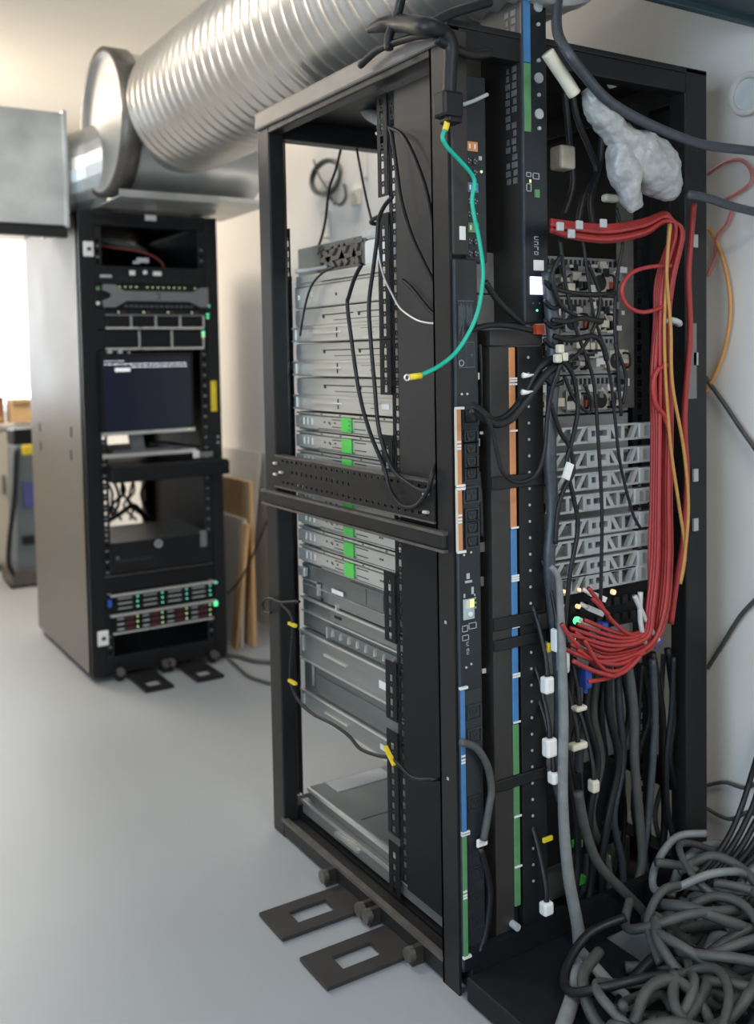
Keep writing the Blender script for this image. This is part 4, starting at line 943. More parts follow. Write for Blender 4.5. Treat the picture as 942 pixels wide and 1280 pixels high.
# inside roof: ribbed hose and gland with yellow green wires
t = thing('ribbed_hose', (.25, .35, 1.85), 'short pale ribbed hose hanging from the rack roof', 'hose')
pts = path([(447, 112), (452, 128), (462, 142), (478, 151)], X=.22)
MB().tube(pts, .018, 10).build('hose_wall', 'cable_lgrey', t, smooth=True)
p = at(486, 163, X=.10)
t = thing('earth_lug', p, 'cluster of yellow green earth wire ends inside the rack top', 'earth wires')
bx('gland', 'bezel', t, p.x - .01, p.x + .03, p.y - .03, p.y + .01, p.z - .03, p.z + .03, .004)
for a, c, m in (((-14, -4), 'a', 'cream'), ((-16, 4), 'a', 'cable_lgrey'), ((2, -12), 'a', 'yellow'), ((6, -4), 'a', 'strip_green')):
    MB().tube([p, at(486 + a[0] * .6, 163 + a[1] * .7, X=.085), at(486 + a[0], 163 + a[1], X=.07)], .004, 6).build('wire_end', m, t, smooth=True)

# black cables and socket over the corner post
TY = -.03
t = thing('corner_power_lead', at(561, 140, Y=TY), 'heavy black leads over the rack corner ending in a dangling plug', 'power lead')
MB().tube(path([(461, 37, ('X', -.03)), (478, 31, ('X', -.03)), (500, 29, ('X', -.03)), (530, 33, ('Y', TY)), (552, 40, ('Y', TY)), (563, 58, ('Y', TY)), (562, 92, ('Y', TY)), (561, 128, ('Y', TY))]), [.008, .016, .019, .018, .017, .016, .014, .013], 12).build('lead', 'cable', t, smooth=True)
p = at(561, 134, Y=TY)
bx('plug', 'black', t, p.x - .026, p.x + .022, TY - .02, TY + .02, p.z - .022, p.z + .028, .006)
bx('plug_collar', 'black', t, p.x - .018, p.x + .016, TY - .024, TY + .012, p.z - .034, p.z - .022, .004)
cable('heavy_lead', 'cable', path([(528, 34, ('Y', TY - .01)), (545, 26, ('Y', TY)), (566, 16, ('Y', TY)), (598, 6, ('Y', TY)), (612, 2, ('Y', TY))]), .010, 'black lead rising right from the corner knot')
cable('heavy_lead', 'cable', path([(502, -6), (496, 20), (486, 46), (486, 62)], X=-.035), .010, 'black lead dropping from the ceiling behind the knot')
cable('heavy_lead', 'cable', path([(450, 82), (470, 64), (492, 54), (518, 46), (540, 42)], X=-.03), .008, 'black lead lying along the rack top edge')
cable('heavy_lead', 'black', path([(545, 48, ('Y', TY)), (570, 62, ('Y', TY)), (590, 68, ('Y', TY)), (612, 66, ('Y', TY))]), .011, 'black lead running right into the rear power strip')
cable('zip_tie', 'print', path([(578, 131), (592, 126), (609, 118)], Y=-.012), .004, 'grey zip tie tail beside the dangling plug', 'zip tie')
t = thing('earth_wire', at(515, 472, Y=-.03), 'teal green earth wire with a yellow ring lug hanging before the corner post', 'earth wire')
MB().tube(path([(556, 162), (553, 172), (559, 184), (573, 199), (588, 216), (593, 228), (590, 248), (592, 268), (598, 296), (603, 330), (603, 352), (598, 385), (588, 412), (570, 440), (548, 458), (526, 469)], Y=-.04), .0043, 10).build('wire', 'green_wire', t, smooth=True)
MB().tube(path([(560, 146), (558, 156), (556, 163)], Y=-.04), .006, 10).build('upper_ferrule', 'yellow', t, smooth=True)
MB().tube(path([(526, 469.5), (512, 471.5)], Y=-.04), .0062, 10, smooth=False).build('lug_sleeve', 'yellow', t, smooth=True)
p = at(508.5, 472, Y=-.04)
MB().tube([(p.x + .0055 * math.cos(k * .5236), p.y, p.z + .0055 * math.sin(k * .5236)) for k in range(12)], .0019, 6, closed=True, sub=2).build('ring_lug', 'silver', t, smooth=True)

# ------------------------------------------------------------------ right wall seen through the rack
p = at(410, 222, X=RX1 - .02)
t = thing('cable_coil', p, 'dark cable coiled in a ring and hung on the wall behind the rack', 'cable coil')
MB_ = flat_coil((RX1 - .03, p.y, p.z), .072, .0055, 4, 'cable', 'x'); MB_.build('coil', 'cable_dgrey', t, smooth=True)
MB().tube(path([(392, 200), (400, 222), (412, 240), (418, 256)], X=RX1 - .035), .005, 6).build('loose_end', 'cable_dgrey', t, smooth=True)
MB().tube(path([(430, 230), (432, 246), (424, 256), (412, 247)], X=RX1 - .03), .007, 6).build('loose_end', 'cable_dgrey', t, smooth=True)
q = at(447, 247, X=RX1)
t = thing('wall_socket', q, 'cream wall socket on the wall behind the rack', 'wall socket')
bx('plate', 'cream', t, RX1 - .016, RX1 - .001, q.y - .034, q.y + .034, q.z - .034, q.z + .034, .004)
MB().cyl((RX1 - .02, q.y, q.z), (RX1 - .016, q.y, q.z), .02, 16).build('socket_face', 'beige', t)
q = at(411, 278, X=RX1)
t = thing('conduit_box', q, 'narrow white conduit cover under the wall coil', 'conduit')
bx('cover', 'drywall', t, RX1 - .03, RX1 - .001, q.y - .024, q.y + .024, q.z - .06, q.z + .05, .004)
bx('end_cap', 'drywall', t, RX1 - .034, RX1 - .001, q.y - .028, q.y + .028, q.z - .066, q.z - .058, .002)
q = at(458, 210, X=RX1)
o = bx('conduit_pipe', 'drywall', None, RX1 - .018, RX1 - .001, q.y - .010, q.y + .010, q.z - .04, q.z + .8, .003); tag(o, 'thin pale conduit running up above the wall socket', 'conduit')

# ------------------------------------------------------------------ boards leaning between the racks
BXF = .64
t = thing('plasterboard_sheet', (.80, 2.9, 0), 'pale plasterboard sheet leaning on the wall between the racks', 'plasterboard')
y0 = at(322, 566, X=.86)[1]; zt2 = at(322, 566, X=.86)[2]
MB().prism([(.76, .0), (.775, .0), (.885, zt2), (.87, zt2)], 'y', y0, y0 + .9).build('sheet', 'drywall', t)
yb, z2 = at(317, 812, X=.69)[1], at(317, 603, X=.70)[2]
t = thing('plywood_sheet', (.71, yb + .2, 0), 'tall tan plywood sheet standing on end between the racks', 'plywood')
bx('sheet', 'wood', t, .69, .708, yb, yb + .42, .0, z2, .002)
yw = at(306, 660, X=.675)[1]; zw = at(306, 650, X=.675)[2]
o = MB().prism([(.640, .0), (.652, .0), (.686, zw), (.674, zw)], 'y', yw, yw + .3).build('plasterboard_offcut', 'drywall'); tag(o, 'white board leaning on the lower part of the plywood sheet', 'board')
b = MB(); vs = []
for (u, v, X_, zz) in ((299, 815, .625, 0.0), (313, 655, .655, None)):
    q = at(u, v, X=X_); zz = q.z if zz is None else zz
    vs += [(X_ - .016, q.y, zz), (X_, q.y, zz), (X_, q.y + .062, zz), (X_ - .016, q.y + .062, zz)]
b.add(vs, [(0, 3, 2, 1), (4, 5, 6, 7), (0, 1, 5, 4), (1, 2, 6, 5), (2, 3, 7, 6), (3, 0, 4, 7)])
tag(b.build('wooden_batten', 'wood', bevel=.002), 'narrow tan batten slanting in front of the white board', 'batten')
cable('floor_cable', 'cable', [at(u, v, X=.55) for u, v in ((284, 742), (300, 725), (316, 694), (334, 650), (345, 620))], .0045, 'thin black cable strung between the two racks')
cable('floor_cable', 'cable_dgrey', [Vector(at(u, v, Z=.01)) for u, v in ((276, 818), (295, 820), (318, 826), (345, 828))], .010, 'black cable on the floor between the racks, farther one')
cable('floor_cable', 'cable_dgrey', [Vector(at(u, v, Z=.008)) for u, v in ((284, 822), (295, 832), (312, 846), (345, 856))], .007, 'thin cable on the floor between the racks, nearer one')
# ------------------------------------------------------------------ far rack
FX0, FX1, FY, FH = -.079, .521, 2.425, 1.949
FD = .95
fx = lambda u, v=500: at(u, v, Y=FY)[0]
fz = lambda v, u=190: at(u, v, Y=FY)[2]
fr = thing('closed_server_rack', ((FX0 + FX1) / 2, FY + FD / 2, 0), 'tall rack with taupe side panel standing at the back under the ducts', 'server rack')
bx('side_panel', 'side', fr, FX0, FX0 + .014, FY + .012, FY + FD, .03, FH - .01, .003)
bx('side_panel', 'side', fr, FX1 - .014, FX1, FY + .012, FY + FD, .03, FH - .01, .003)
for (u, v) in ((50, 534), (51, 558), (89, 540), (89, 569)):
    q = at(u, v, X=FX0); bx('panel_slot', 'gap', fr, FX0 - .0015, FX0 + .001, q.y - .010, q.y + .010, q.z - .022, q.z + .022)
for x0, x1 in ((FX0, FX0 + .062), (FX1 - .055, FX1)): bx('front_post', 'black', fr, x0, x1, FY - .004, FY + .05, .03, FH, .004)
for x0, x1 in ((FX0 + .014, FX0 + .07), (FX1 - .06, FX1 - .014)): bx('rear_post', 'void', fr, x0, x1, FY + FD - .06, FY + FD - .005, .03, FH - .02)
bx('top_panel', 'rack', fr, FX0, FX1, FY, FY + FD, FH - .02, FH, .003)
bx('head_beam', 'black', fr, FX0 + .062, FX1 - .055, FY, FY + .05, fz(285), FH - .02, .003)
bx('base_beam', 'black', fr, FX0 + .062, FX1 - .055, FY, FY + .05, .03, .10, .003)
bx('base_panel', 'void', fr, FX0 + .014, FX1 - .014, FY + .05, FY + FD, .03, .045)
bx('upper_back_panel', 'void', fr, FX0 + .02, FX1 - .02, FY + FD - .075, FY + FD - .062, 1.02, FH - .03)
bx('lower_back_panel', 'void', fr, at(181, 625, Y=FY + FD - .07)[0], FX1 - .02, FY + FD - .075, FY + FD - .062, .05, 1.0)
bx('dark_back_sheet', 'void', fr, FX0 + .02, FX1 - .02, FY + .16, FY + .17, .045, .30)  # added black sheet keeping the view under the disk servers dark
bx('inner_lining', 'void', fr, FX0 + .0145, FX0 + .018, FY + .06, FY + FD - .08, .05, FH - .03)
bx('inner_lining', 'void', fr, FX1 - .018, FX1 - .0145, FY + .06, FY + FD - .08, .05, FH - .03)
for xc in (FX0 + .078, FX1 - .072):
    rows = []; z = .12
    while z < FH - .1:
        rows.append((z, .016, [(xc, .011)])); z += .045
    MB().perf('y', FY + .004, FY + .008, xc - .016, xc + .016, .10, FH - .06, rows).build('mounting_rail', 'rack', fr)
    g = MB(); z = .1425
    while z < FH - .1: g.box(xc - .006, xc + .006, FY + .002, FY + .004, z - .0015, z + .0015); z += .045
    g.build('rail_marks', 'print', fr)
bx('paper_label', 'paper', fr, fx(181, 273), fx(195, 273), FY - .003, FY, fz(276), fz(269))
for v0, v1, u0, u1 in ((302, 321, 103, 116), (791, 810, 121, 135)):
    o = bx('corner_catch', 'white', fr, fx(u0, v0), fx(u1, v0), FY - .012, FY - .004, fz(v1, 110), fz(v0, 110), .004)
    bx('catch_slot', 'gap', o, fx((u0 + u1) / 2 - 2, v0), fx((u0 + u1) / 2 + 3, v0), FY - .0135, FY - .012, fz((v0 + v1) / 2 + 2, 110), fz((v0 + v1) / 2 - 2, 110))
bx('yellow_label', 'yellow', fr, fx(263, 495), fx(270, 495), FY - .006, FY - .004, fz(514, 266), fz(476, 266))
for u, v in ((272, 546), (272, 553), (279, 588)): bx('rivet', 'print', fr, fx(u, v) - .004, fx(u, v) + .004, FY - .006, FY - .004, fz(v, 270) - .004, fz(v, 270) + .004)
# stabiliser feet, each a slotted plate with bracket and knobs
for u0, u1 in ((172, 205), (232, 262)):
    x0, x1 = at(u0, 845, Z=.0)[0], at(u1, 845, Z=0)[0]
    x0, x1 = (.065, .185) if u0 == 172 else (.285, .405)
    ft = MB().perf('z', .006, .014, x0, x1, FY - .235, FY + .02, [(FY - .15, .085, [((x0 + x1) / 2, .062)])]).build('stabiliser_foot', 'rack', fr)
    for x in (x0 - .05, x1 + .025):
        bx('foot_bracket', 'black', ft, x, x + .025, FY - .03, FY + .01, .006, .05)
        MB().cyl((x + .0125, FY - .05, .045), (x + .0125, FY - .03, .045), .017, 14).build('knob', 'rack_edge', ft)
IX0, IX1 = FX0 + .062, FX1 - .088
def unit(name, label, cat, v0, v1, m='black', depth=.55, x0=None, x1=None, yf=0.0, group=None, uu=190):
    x0 = IX0 if x0 is None else x0; x1 = IX1 + .028 if x1 is None else x1
    z1, z0 = fz(v0, uu), fz(v1, uu)
    t = thing(name, ((x0 + x1) / 2, FY + .2, z0), label, cat, group)
    bx('case', m, t, x0, x1, FY + yf, FY + depth, z0, z1, .002)
    return t, x0, x1, z0, z1
# patch panel at the top, with cords
t, x0, x1, z0, z1 = unit('patch_bay', 'dim patch bay with a few white plugs at the top of the far rack', 'patch bay', 334, 356)
for u, v, ww, hh in ((165, 342, .012, .010), (181, 341, .008, .008), (196, 342, .018, .009), (132, 347, .024, .006), (178, 326, .026, .010), (170, 329, .014, .006)):
    bx('plug' if v > 330 else 'paper_tag', 'white' if v in (342, 341) else 'print', t, fx(u, v) - ww, fx(u, v) + ww, FY - .008, FY, fz(v) - hh, fz(v) + hh, .002)
g = MB()
for k in range(16): g.box(x0 + .02 + k * .026, x0 + .034 + k * .026, FY - .001, FY, z0 + .012, z0 + .026)
g.build('ports', 'gap', t)
cable('patch_cable', 'dullred', [Vector((IX0 + .01, FY + .10, fz(305))), Vector((IX0 + .10, FY + .07, fz(309))), Vector((IX0 + .22, FY + .05, fz(314))), Vector((IX0 + .30, FY + .05, fz(325))), Vector((IX0 + .32, FY + .06, fz(340)))], .006, 'dull red cord arching over the patch bay of the far rack')
for i in range(3): cable('patch_cable', 'cable_dgrey', [Vector((IX0 + .005, FY + .13 + i * .02, fz(296 + i * 2))), Vector((IX0 + .1, FY + .10, fz(299 + i * 2))), Vector((IX0 + .2, FY + .08, fz(306 + i))), Vector((IX0 + .26, FY + .12, fz(309 + i)))], .007, 'grey cord behind the dull red cord in the far rack, %s from the front' % ORD[i], group='grey cords at the top of the far rack')
# network switch with grey waisted bezel
t, x0, x1, z0, z1 = unit('network_switch', 'network switch with a grey waisted bezel and rows of lime lights', 'network switch', 357, 385)
xa, xb = fx(128, 370), fx(258, 370); zc = (z0 + z1) / 2; hh = (z1 - z0) / 2
poly = [(xa, zc - hh), (xa + .045, zc - hh), (xa + .095, zc - hh * .42), (xb - .085, zc - hh * .42), (xb - .035, zc - hh * .9), (xb, zc - hh * .9), (xb, zc + hh * .9), (xb - .03, zc + hh * .9), (xb - .07, zc + hh * .45), (xa + .085, zc + hh * .45), (xa + .045, zc + hh), (xa, zc + hh), (xa - .004, zc + hh * .5), (xa + .03, zc + hh * .2), (xa + .03, zc - hh * .15), (xa - .004, zc - hh * .4)]
MB().prism(poly, 'y', FY - .022, FY - .004).build('bezel', 'bezel', t)
xm = (xa + xb) / 2
MB().box(xm - .008, xm + .010, FY - .0235, FY - .022, zc + .010, zc + .013).box(xm + .007, xm + .010, FY - .0235, FY - .022, zc - .012, zc + .013).box(xm - .008, xm + .010, FY - .0235, FY - .022, zc - .012, zc - .009).build('badge', 'gap', t)
for k in range(16):
    if k in (4, 13): continue
    x = xa + .07 + k * .0235
    bx('led', 'led_lime', t, x, x + .005, FY - .002, FY, z1 - .010, z1 - .005)
g = MB()
for k in range(14): g.box(xa + .09 + k * .022, xa + .104 + k * .022, FY - .002, FY, z0 + .002, z0 + .011)
g.build('ports', 'print_dim', t)
for v, m in ((362, 'led_green'), (380, 'white')): MB().cyl((fx(122, v), FY - .006, fz(v)), (fx(122, v), FY - .001, fz(v)), .008, 10).build('led' if m != 'white' else 'button', 'strip_green' if m == 'led_green' else m, t)
bx('led', 'display', t, xb + .003, xb + .012, FY - .006, FY, fz(384, 250), fz(381, 250)).data.materials[0] = K['led_teal']
# two storage units with pale frames
def bays(nm, label, v0, v1, n, mids):
    t, x0, x1, z0, z1 = unit(nm, label, 'storage unit', v0, v1, 'black')
    xa, xb = fx(131, v0), fx(253, v0)
    bx('frame_bar', 'silver', t, xa, xb, FY - .012, FY, z0, z0 + .009)
    for k in range(n + 1):
        if k == 0: continue
        x = xa + (xb - xa) * k / n
        bx('frame_bar', 'silver', t, x - .003, x + .003, FY - .010, FY, z0 + .009, z0 + (z1 - z0) * mids)
    if mids < .95: bx('frame_bar', 'bezel', t, xa, xb, FY - .010, FY, z0 + (z1 - z0) * mids - .003, z0 + (z1 - z0) * mids + .003)
    for k in range(n):
        xx0 = xa + (xb - xa) * k / n + .008; xx1 = xa + (xb - xa) * (k + 1) / n - .008
        d = bx('drive_door', 'void', t, xx0, xx1, FY - .006, FY, z0 + .014, z0 + (z1 - z0) * mids - .008, .002)
        if mids < .95:
            bx('led', 'led_lime', t, xx1 - .045, xx1 - .039, FY - .003, FY, z1 - .018, z1 - .012)
            bx('red_tab', 'red_bay', t, xx1 - .028, xx1 - .014, FY - .003, FY, z1 - .021, z1 - .008)
    return t, x0, x1, z0, z1
t, x0, x1, z0, z1 = bays('storage_unit', 'storage unit with four dark bays in pale frame, upper of two', 386, 411.5, 4, .68)
for v in (393, 397): bx('led', 'led_green', t, fx(258, v), fx(261, v), FY - .004, FY, fz(v + 1, 256), fz(v - 1, 256))
t, x0, x1, z0, z1 = bays('storage_unit', 'storage unit with three wide dark bays in pale frame, lower of two', 413, 437, 3, 1.0)
for v, m in ((416, 'led_green'), (420, 'led_lime')): bx('led', m, t, fx(251, v), fx(254, v), FY - .016, FY - .01, fz(v + 1.5, 252), fz(v - 1.5, 252))
for u, ww in ((137, .014), (150, .014), (161, .006)): o = MB().cyl((fx(u, 440), FY - .006, fz(440)), (fx(u, 440), FY + .01, fz(440)), ww * .7, 12).build('foot', 'white', t)
# monitor on its stand
mt = thing('monitor', (.13, FY + .05, fz(560)), 'flat black monitor showing console text on the pull-out shelf', 'monitor')
th = .10
def mon(a, d, z): return (fx(124, 490) + a * math.cos(th) + d * math.sin(th), FY - .03 + a * math.sin(-th) * -1 * .6 + d, z)
mw = fx(236, 490) - fx(124, 490) + .02; mz0, mz1 = fz(537), fz(441)
def mbox(name, m, a0, a1, d0, d1, z0, z1, parent=mt):
    vs = [mon(a, d, z) for z in (z0, z1) for a, d in ((a0, d0), (a1, d0), (a1, d1), (a0, d1))]
    return MB().add(vs, [(0, 3, 2, 1), (4, 5, 6, 7), (0, 1, 5, 4), (1, 2, 6, 5), (2, 3, 7, 6), (3, 0, 4, 7)]).build(name, m, parent)
mbox('housing', 'black', 0, mw, 0, .03, mz0, mz1)
mbox('lower_edge', 'silver', -.002, mw + .002, -.006, .026, mz0 - .014, mz0)
sc = mbox('screen', 'screen', .012, mw - .012, -.002, 0, mz0 + .006, mz1 - .016)
rnd = random.Random(9)
def tline(z, a0, a1, nm='text_line', h=.0045):
    g = MB(); a = a0
    while a < a1:
        L = rnd.uniform(.008, .03); b_ = min(a + L, a1)
        vs = [mon(q, d, zz) for zz in (z, z + h) for q, d in ((a, -.003), (b_, -.003), (b_, -.002), (a, -.002))]
        g.add(vs, [(0, 3, 2, 1), (4, 5, 6, 7), (0, 1, 5, 4), (1, 2, 6, 5), (2, 3, 7, 6), (3, 0, 4, 7)]); a = b_ + .004
    return g.build(nm, 'screen_text', sc)
zt = mz1 - .034
tline(zt, .015, .10, h=.003); tline(zt - .014, .015, mw - .03); tline(zt - .026, .13, mw - .025)
mbox('text_block', 'screen_text', .06, .125, -.003, -.002, zt - .042, zt - .027, sc)
mbox('badge', 'print', mw * .46, mw * .54, -.008, -.006, mz0 - .008, mz0 - .002)
mbox('power_led', 'led_lime', mw - .03, mw - .022, -.008, -.006, mz0 - .006, mz0 - .001)
MB().prism([(fx(167, 545), fz(562)), (fx(184, 545), fz(562)), (fx(180, 540), fz(536)), (fx(163, 540), fz(536))], 'y', FY + .03, FY + .05).build('stand_neck', 'bezel', mt)
bx('stand_foot', 'bezel', mt, fx(140), fx(215), FY + .0, FY + .16, fz(563), fz(561), .002)
# shelf the monitor stands on, and the drawer under it
sh = thing('pull_out_shelf', (.2, FY + .1, fz(575)), 'pull-out shelf with bright front edge and end bracket, under the monitor', 'shelf')
bx('tray', 'rack', sh, IX0 + .01, IX1, FY - .02, FY + .45, fz(568), fz(563.5), .002)
bx('front_edge', 'silver', sh, fx(126, 565), fx(243, 565), FY - .026, FY - .02, fz(568.5), fz(563.5))
MB().bar((fx(208, 560), FY + .2, fz(560)), (fx(242, 566), FY - .015, fz(565)), .008, .012).build('slide_bar', 'silver', sh)
bx('end_bracket', 'white', sh, fx(238, 567), fx(246, 567), FY - .034, FY - .026, fz(572, 240), fz(563, 240), .002)
bx('end_bracket', 'bezel', sh, fx(247, 567), fx(263, 567), FY - .03, FY - .022, fz(571, 255), fz(564, 255), .002)
kd = thing('keyboard_drawer', (.22, FY - .02, fz(600)), 'black shelf drawer jutting out of the far rack below the monitor', 'drawer')
bx('drawer_body', 'void', kd, fx(133, 585), fx(279, 585), FY - .075, FY + .4, fz(597, 200), fz(579, 200), .005)
bx('drawer_top', 'rack', kd, fx(136, 585), fx(277, 585), FY - .072, FY + .38, fz(579, 200), fz(577.5, 200), .002)
# cords seen through the open back
rnd = random.Random(14)
for i in range(7):
    u = 136 + i * 7
    px = [(u + rnd.uniform(-8, 8), 596), (u + rnd.uniform(-10, 10), 615), (u + rnd.uniform(-14, 14), 632), (u + rnd.uniform(-16, 18), 650)]
    cable('cable', 'cable', path(px, Y=FY + .70), .006 + .003 * rnd.random(), 'dark cable across the open back of the far rack, %s from the left' % ORD[i], group='cords at the open back of the far rack')
cable('cable', 'cable', path([(134, 652), (150, 642), (166, 632), (176, 640), (182, 650)], Y=FY + .6), .012, 'thick dark cord slung low across the open back of the far rack')
# desktop computer lying flat
t, x0, x1, z0, z1 = unit('desktop_computer', 'black desktop computer lying flat with a round badge', 'computer', 674, 711, 'black', .42, fx(137, 690), fx(264, 690), -.01)
bx('top_cover', 'rack', t, x0 + .002, x1 - .002, FY - .008, FY + .418, z1, z1 + .003)
c = (fx(197, 679), FY - .0115, fz(679, 197))
MB().tube([(c[0] + .015 * math.cos(k * .5236), c[1], c[2] + .015 * math.sin(k * .5236)) for k in range(12)], .0025, 6, closed=True, sub=2).bar((c[0] - .005, c[1], c[2] - .008), (c[0] - .002, c[1], c[2] + .010), .003, .003, (0, 1, 0)).bar((c[0] + .003, c[1], c[2] - .010), (c[0] + .006, c[1], c[2] + .008), .003, .003, (0, 1, 0)).build('round_badge', 'print', t)
bx('label_plate', 'bezel', t, fx(249, 672), fx(257, 672), FY - .013, FY - .01, fz(683, 250), fz(663, 250))
bx('drive_slot', 'gap', t, fx(143, 690), fx(190, 690), FY - .0115, FY - .01, fz(698), fz(694))
bx('power_button', 'print_dim', t, fx(144, 697), fx(148, 697), FY - .012, FY - .01, fz(699, 146), fz(695, 146))
t, x0, x1, z0, z1 = unit('blank_shelf', 'black cantilever shelf under the flat desktop computer', 'shelf', 713, 734, 'void', .5)
bx('front_edge', 'rack_edge', t, x0, x1, FY - .006, FY, z1 - .004, z1)
# two disk servers with lit drives
def disks(label, v0, v1, upper):
    t, x0, x1, z0, z1 = unit('disk_server', label, 'disk server', v0, v1, 'void')
    xa, xb = fx(137, v0), fx(268, v0)
    bx('top_trim', 'silver', t, xa, xb, FY - .020, FY, z1 - .009, z1, .002)
    if not upper: bx('bottom_trim', 'silver', t, xa + .01, xb - .01, FY - .018, FY, z0, z0 + .007, .002)
    n = 4; pw = (xb - xa - .03) / n; nr_ = 3
    for c in range(n):
        for r in range(nr_):
            a0 = xa + .015 + c * pw; h = (z1 - z0 - .018) / nr_; b0 = z0 + .009 + r * h
            d = bx('drive', 'black', t, a0 + .003, a0 + pw - .003, FY - .012, FY, b0 + .0015, b0 + h - .0015, .0015)
            if upper:
                bx('drive_handle', 'silver', d, a0 + .015, a0 + pw - .035, FY - .015, FY - .012, b0 + h * .4, b0 + h * .62)
            else:
                bx('drive_handle', 'print', d, a0 + .012, a0 + .040, FY - .015, FY - .012, b0 + h * .35, b0 + h * .62)
                bx('drive_tab', 'red_bay', d, a0 + .048, a0 + pw - .024, FY - .0145, FY - .012, b0 + h * .15, b0 + h * .85)
            bx('led', 'led_teal' if upper else 'led_lime', d, a0 + pw - .014, a0 + pw - .007, FY - .0145, FY - .012, b0 + h * .38, b0 + h * .65)
    bx('ear_led', 'led_green' if not upper else 'led_teal', t, xb - .004, xb + .010, FY - .012, FY - .004, z1 - (.03 if not upper else .014), z1 - .008)
    if upper: bx('ear_button', 'blue', t, xa - .012, xa + .004, FY - .012, FY - .004, z1 - .05, z1 - .02)
    return t
disks('disk server with teal lights, upper of the two at the far rack foot', 736, 759.5, True)
disks('disk server with dark red drive tabs, lower of the two at the far rack foot', 760.5, 785, False)

# ------------------------------------------------------------------ ducts
DX, DZ, DR = .25, 2.305, .24
dt = thing('flexible_duct', (DX, 1.0, DZ), 'large ribbed silver flexible duct running over both racks', 'duct')
def lathe_y(prof, n, x, z, name, m, parent, smooth=True):
    vs = []; fs = []
    for (y, r) in prof:
        for k in range(n):
            a = 2 * math.pi * k / n; vs.append((x + r * math.cos(a), y, z + r * math.sin(a)))
    for i in range(len(prof) - 1):
        for k in range(n): fs.append((i * n + k, i * n + (k + 1) % n, (i + 1) * n + (k + 1) % n, (i + 1) * n + k))
    return MB().add(vs, fs).build(name, m, parent, smooth=smooth)
prof = []; y = 2.02; i = 0
while y > -.02:
    ph = (i % 6)
    prof.append((y, DR + (0.0, .004, .009, .010, .007, .002)[ph])); y -= .010; i += 1
lathe_y(prof, 56, DX, DZ, 'ribbed_wall', 'alu', dt)
lathe_y([(2.02, DR - .004), (2.16, DR - .004)], 40, DX, DZ, 'end_sleeve', 'galv', dt)
lathe_y([(.0, DR + .004), (-.03, DR + .004), (-.03, .0)], 40, DX, DZ, 'end_cap', 'galv', dt)
MB().cyl((DX, .22, DZ + .12), (DX, .22, RZ - .002), .17, 32).build('riser', 'galv', dt, smooth=False)
for yy in (.9, 1.6): MB().box(DX - .01, DX + .01, yy, yy + .03, DZ + DR, RZ - .002).build('hanger_strap', 'galv', dt)
# round plenum with its axis across, at the end of the flexible duct
PX0, PX1, PYc, PZ, PR = .02, .61, 2.30, 2.275, .288
pt = thing('round_plenum', (.4, PYc, PZ), 'round sheet steel drum joining the ducts above the far rack', 'duct drum')
def lathe_x(prof, n, y, z, name, m, parent, smooth=True):
    vs = []; fs = []
    for (x, r) in prof:
        for k in range(n):
            a = 2 * math.pi * k / n; vs.append((x, y + r * math.cos(a), z + r * math.sin(a)))
    for i in range(len(prof) - 1):
        for k in range(n): fs.append((i * n + k, i * n + (k + 1) % n, (i + 1) * n + (k + 1) % n, (i + 1) * n + k))
    return MB().add(vs, fs).build(name, m, parent, smooth=smooth)
lathe_x([(PX0, PR - .012), (PX1, PR - .012)], 48, PYc, PZ, 'drum_wall', 'galv', pt)
lathe_x([(PX0 - .03, PR - .02), (PX0 - .03, PR), (PX0 + .05, PR), (PX0 + .05, PR - .014)], 48, PYc, PZ, 'rim_flange', 'rack_edge', pt)
lathe_x([(PX0 - .03, PR - .02), (PX0 - .012, PR - .03), (PX0 - .004, PR - .10), (PX0 - .002, .02), (PX0 - .002, .0)], 48, PYc, PZ, 'end_cap', 'galv_dull', pt)
# tray under the drum
t = thing('drip_tray', (.4, 2.3, 1.955), 'dull sheet steel tray under the drum at the far rack top', 'tray')
bx('tray_floor', 'galv', t, .0, .62, 2.12, 2.60, 1.962, 1.968)
bx('tray_lip', 'galv', t, .0, .62, 2.114, 2.12, 1.962, 1.99)
MB().prism([(.36, 2.04), (.62, 2.04), (.62, 2.12), (.44, 2.12)], 'z', 1.955, 1.962).build('tray_corner', 'galv', t)
for x in (.06, .45): bx('tray_stud', 'rack_edge', t, x, x + .03, 2.50, 2.53, FH + .0005, 1.962)
# square duct at left with its elbow
t = thing('square_duct', (-.5, 2.4, 2.08), 'square sheet steel duct at the left, joined to the drum by an elbow', 'duct')
za, zb = 1.885, 2.335
bx('duct_body', 'galv', t, -1.6, -.11, 2.45, 2.85, za, zb, .004)
bx('duct_flange', 'galv', t, -.122, -.105, 2.435, 2.865, za - .008, zb + .008, .003)
bx('seam_strip', 'rack_edge', t, -.80, -.77, 2.44, 2.86, za - .008, zb + .008, .002)
def ring(c, nrm, r, n=24):
    nrm = Vector(nrm).normalized(); a = nrm.cross(Vector((0, 0, 1))).normalized(); b = a.cross(nrm)
    return [Vector(c) + a * r * math.cos(2 * math.pi * k / n) + b * r * math.sin(2 * math.pi * k / n) for k in range(n)]
vs = []; fs = []; stn = []
for i in range(7):
    f_ = i / 6
    c = Vector((-.11 + .17 * f_, 2.65 - .10 * f_ * f_, 2.10 + .06 * f_ * f_)); r = .198 - .015 * math.sin(f_ * 3.14)
    stn += ring(c, (1, -.1 - .6 * f_ * (1 - f_), 0), r)
    if i < 6:
        for k in range(24): fs.append((i * 24 + k, i * 24 + (k + 1) % 24, (i + 1) * 24 + (k + 1) % 24, (i + 1) * 24 + k))
MB().add(stn, fs).build('elbow', 'galv', t)
bx('under_lip', 'rack', t, -1.6, -.11, 2.46, 2.50, za - .045, za - .001)

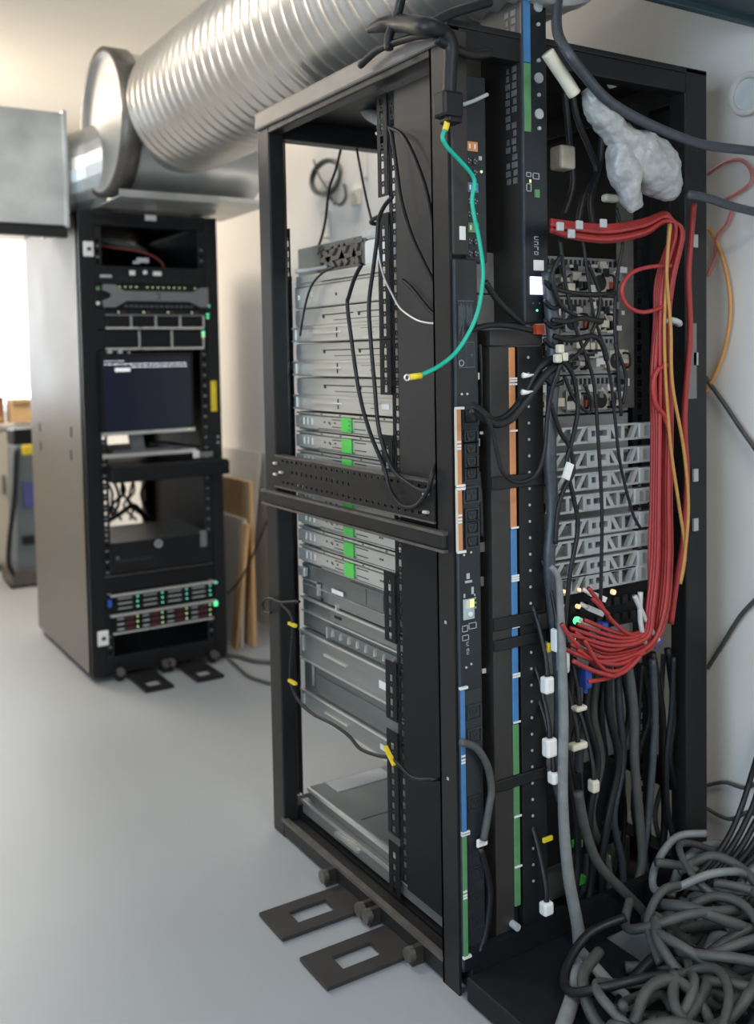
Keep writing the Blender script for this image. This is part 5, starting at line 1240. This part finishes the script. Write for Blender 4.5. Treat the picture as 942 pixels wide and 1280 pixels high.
# ------------------------------------------------------------------ far left: cabinet, boxes, upright machine
q = at(16, 530, Y=5.0)
t = thing('cabinet', (-.5, 5.2, 0), 'pale grey cabinet under the bright window at the left edge', 'cabinet')
CZ = q.z
bx('body', 'cabinet', t, -1.1, q.x, 5.0, 5.5, .04, CZ - .03, .004)
bx('worktop', 'cabinet', t, -1.12, q.x + .02, 4.98, 5.52, CZ - .03, CZ, .004)
bx('plinth', 'rack_edge', t, -1.08, q.x - .02, 5.03, 5.48, 0, .04)
for a0, a1 in ((-1.08, -.52), (-.50, q.x - .02)):
    d = bx('door', 'cabinet', t, a0, a1, 4.985, 5.0, .06, CZ - .05, .003)
    bx('handle', 'rack_edge', d, a1 - .06, a1 - .045, 4.97, 4.985, .5, .62, .002)
t = thing('carton', (.2, 5.2, CZ), 'tan carton standing in front of the bright window', 'carton')
xa, xb = at(19, 515, Y=5.1)[0], at(36, 515, Y=5.1)[0]
bx('box', 'carton', t, xa - .02, xb + .03, 5.1, 5.3, CZ + .001, at(25, 499, Y=5.1)[2], .004)
bx('flap', 'carton', t, xa - .02, xb + .03, 5.08, 5.1, at(25, 499, Y=5.1)[2] - .02, at(25, 499, Y=5.1)[2])
t = thing('carton', (-.05, 5.2, CZ), 'small dark brown carton left of the tan one at the window', 'carton')
xa, xb = at(-14, 500, Y=5.15)[0], at(5, 500, Y=5.15)[0]
bx('box', 'brown', t, xa, xb, 5.15, 5.28, CZ + .001, at(2, 496, Y=5.15)[2], .004)
bx('tape', 'carton', t, xa + .02, xb - .02, 5.148, 5.15, CZ + .02, CZ + .04)
UY = 4.45
ux = lambda u, v: at(u, v, Y=UY)[0]
uz = lambda v: at(32, v, Y=UY)[2]
t = thing('upright_machine', (ux(32, 700), UY + .1, 0), 'slim blue grey upright machine with yellow knob and violet panel beside the far rack', 'machine')
MB().prism([(ux(21, 700), uz(722)), (ux(52, 700), uz(722)), (ux(46, 600), uz(556)), (ux(20, 600), uz(556))], 'y', UY, UY + .22).build('body', 'bluegrey', t, bevel=.01)
bx('head', 'black', t, ux(17, 545), ux(46, 545), UY + .01, UY + .2, uz(556), uz(536), .01)
bx('yellow_knob', 'yellow', t, ux(27, 562), ux(40, 562), UY - .02, UY, uz(569), uz(556), .01)
bx('violet_panel', 'violet', t, ux(29, 618), ux(42, 618), UY - .012, UY + .002, uz(634), uz(602), .004)
bx('dark_grip', 'rack', t, ux(27, 675), ux(43, 675), UY - .014, UY + .002, uz(681), uz(670), .004)
bx('base', 'rack_edge', t, ux(13, 725), ux(50, 725), UY - .03, UY + .26, .012, uz(712), .01)
for u in (16, 46): MB().cyl((ux(u, 730), UY, .02), (ux(u, 730), UY + .04, .02), .02, 12).build('wheel', 'black', t)
MB().tube([(ux(20, 560), UY - .01, uz(560)), (ux(17, 620), UY - .02, uz(620)), (ux(11, 670), UY - .02, uz(670)), (ux(10, 700), UY - .02, uz(700)), (ux(16, 716), UY - .02, uz(716))], .014, 8).build('hose', 'black', t, smooth=True)
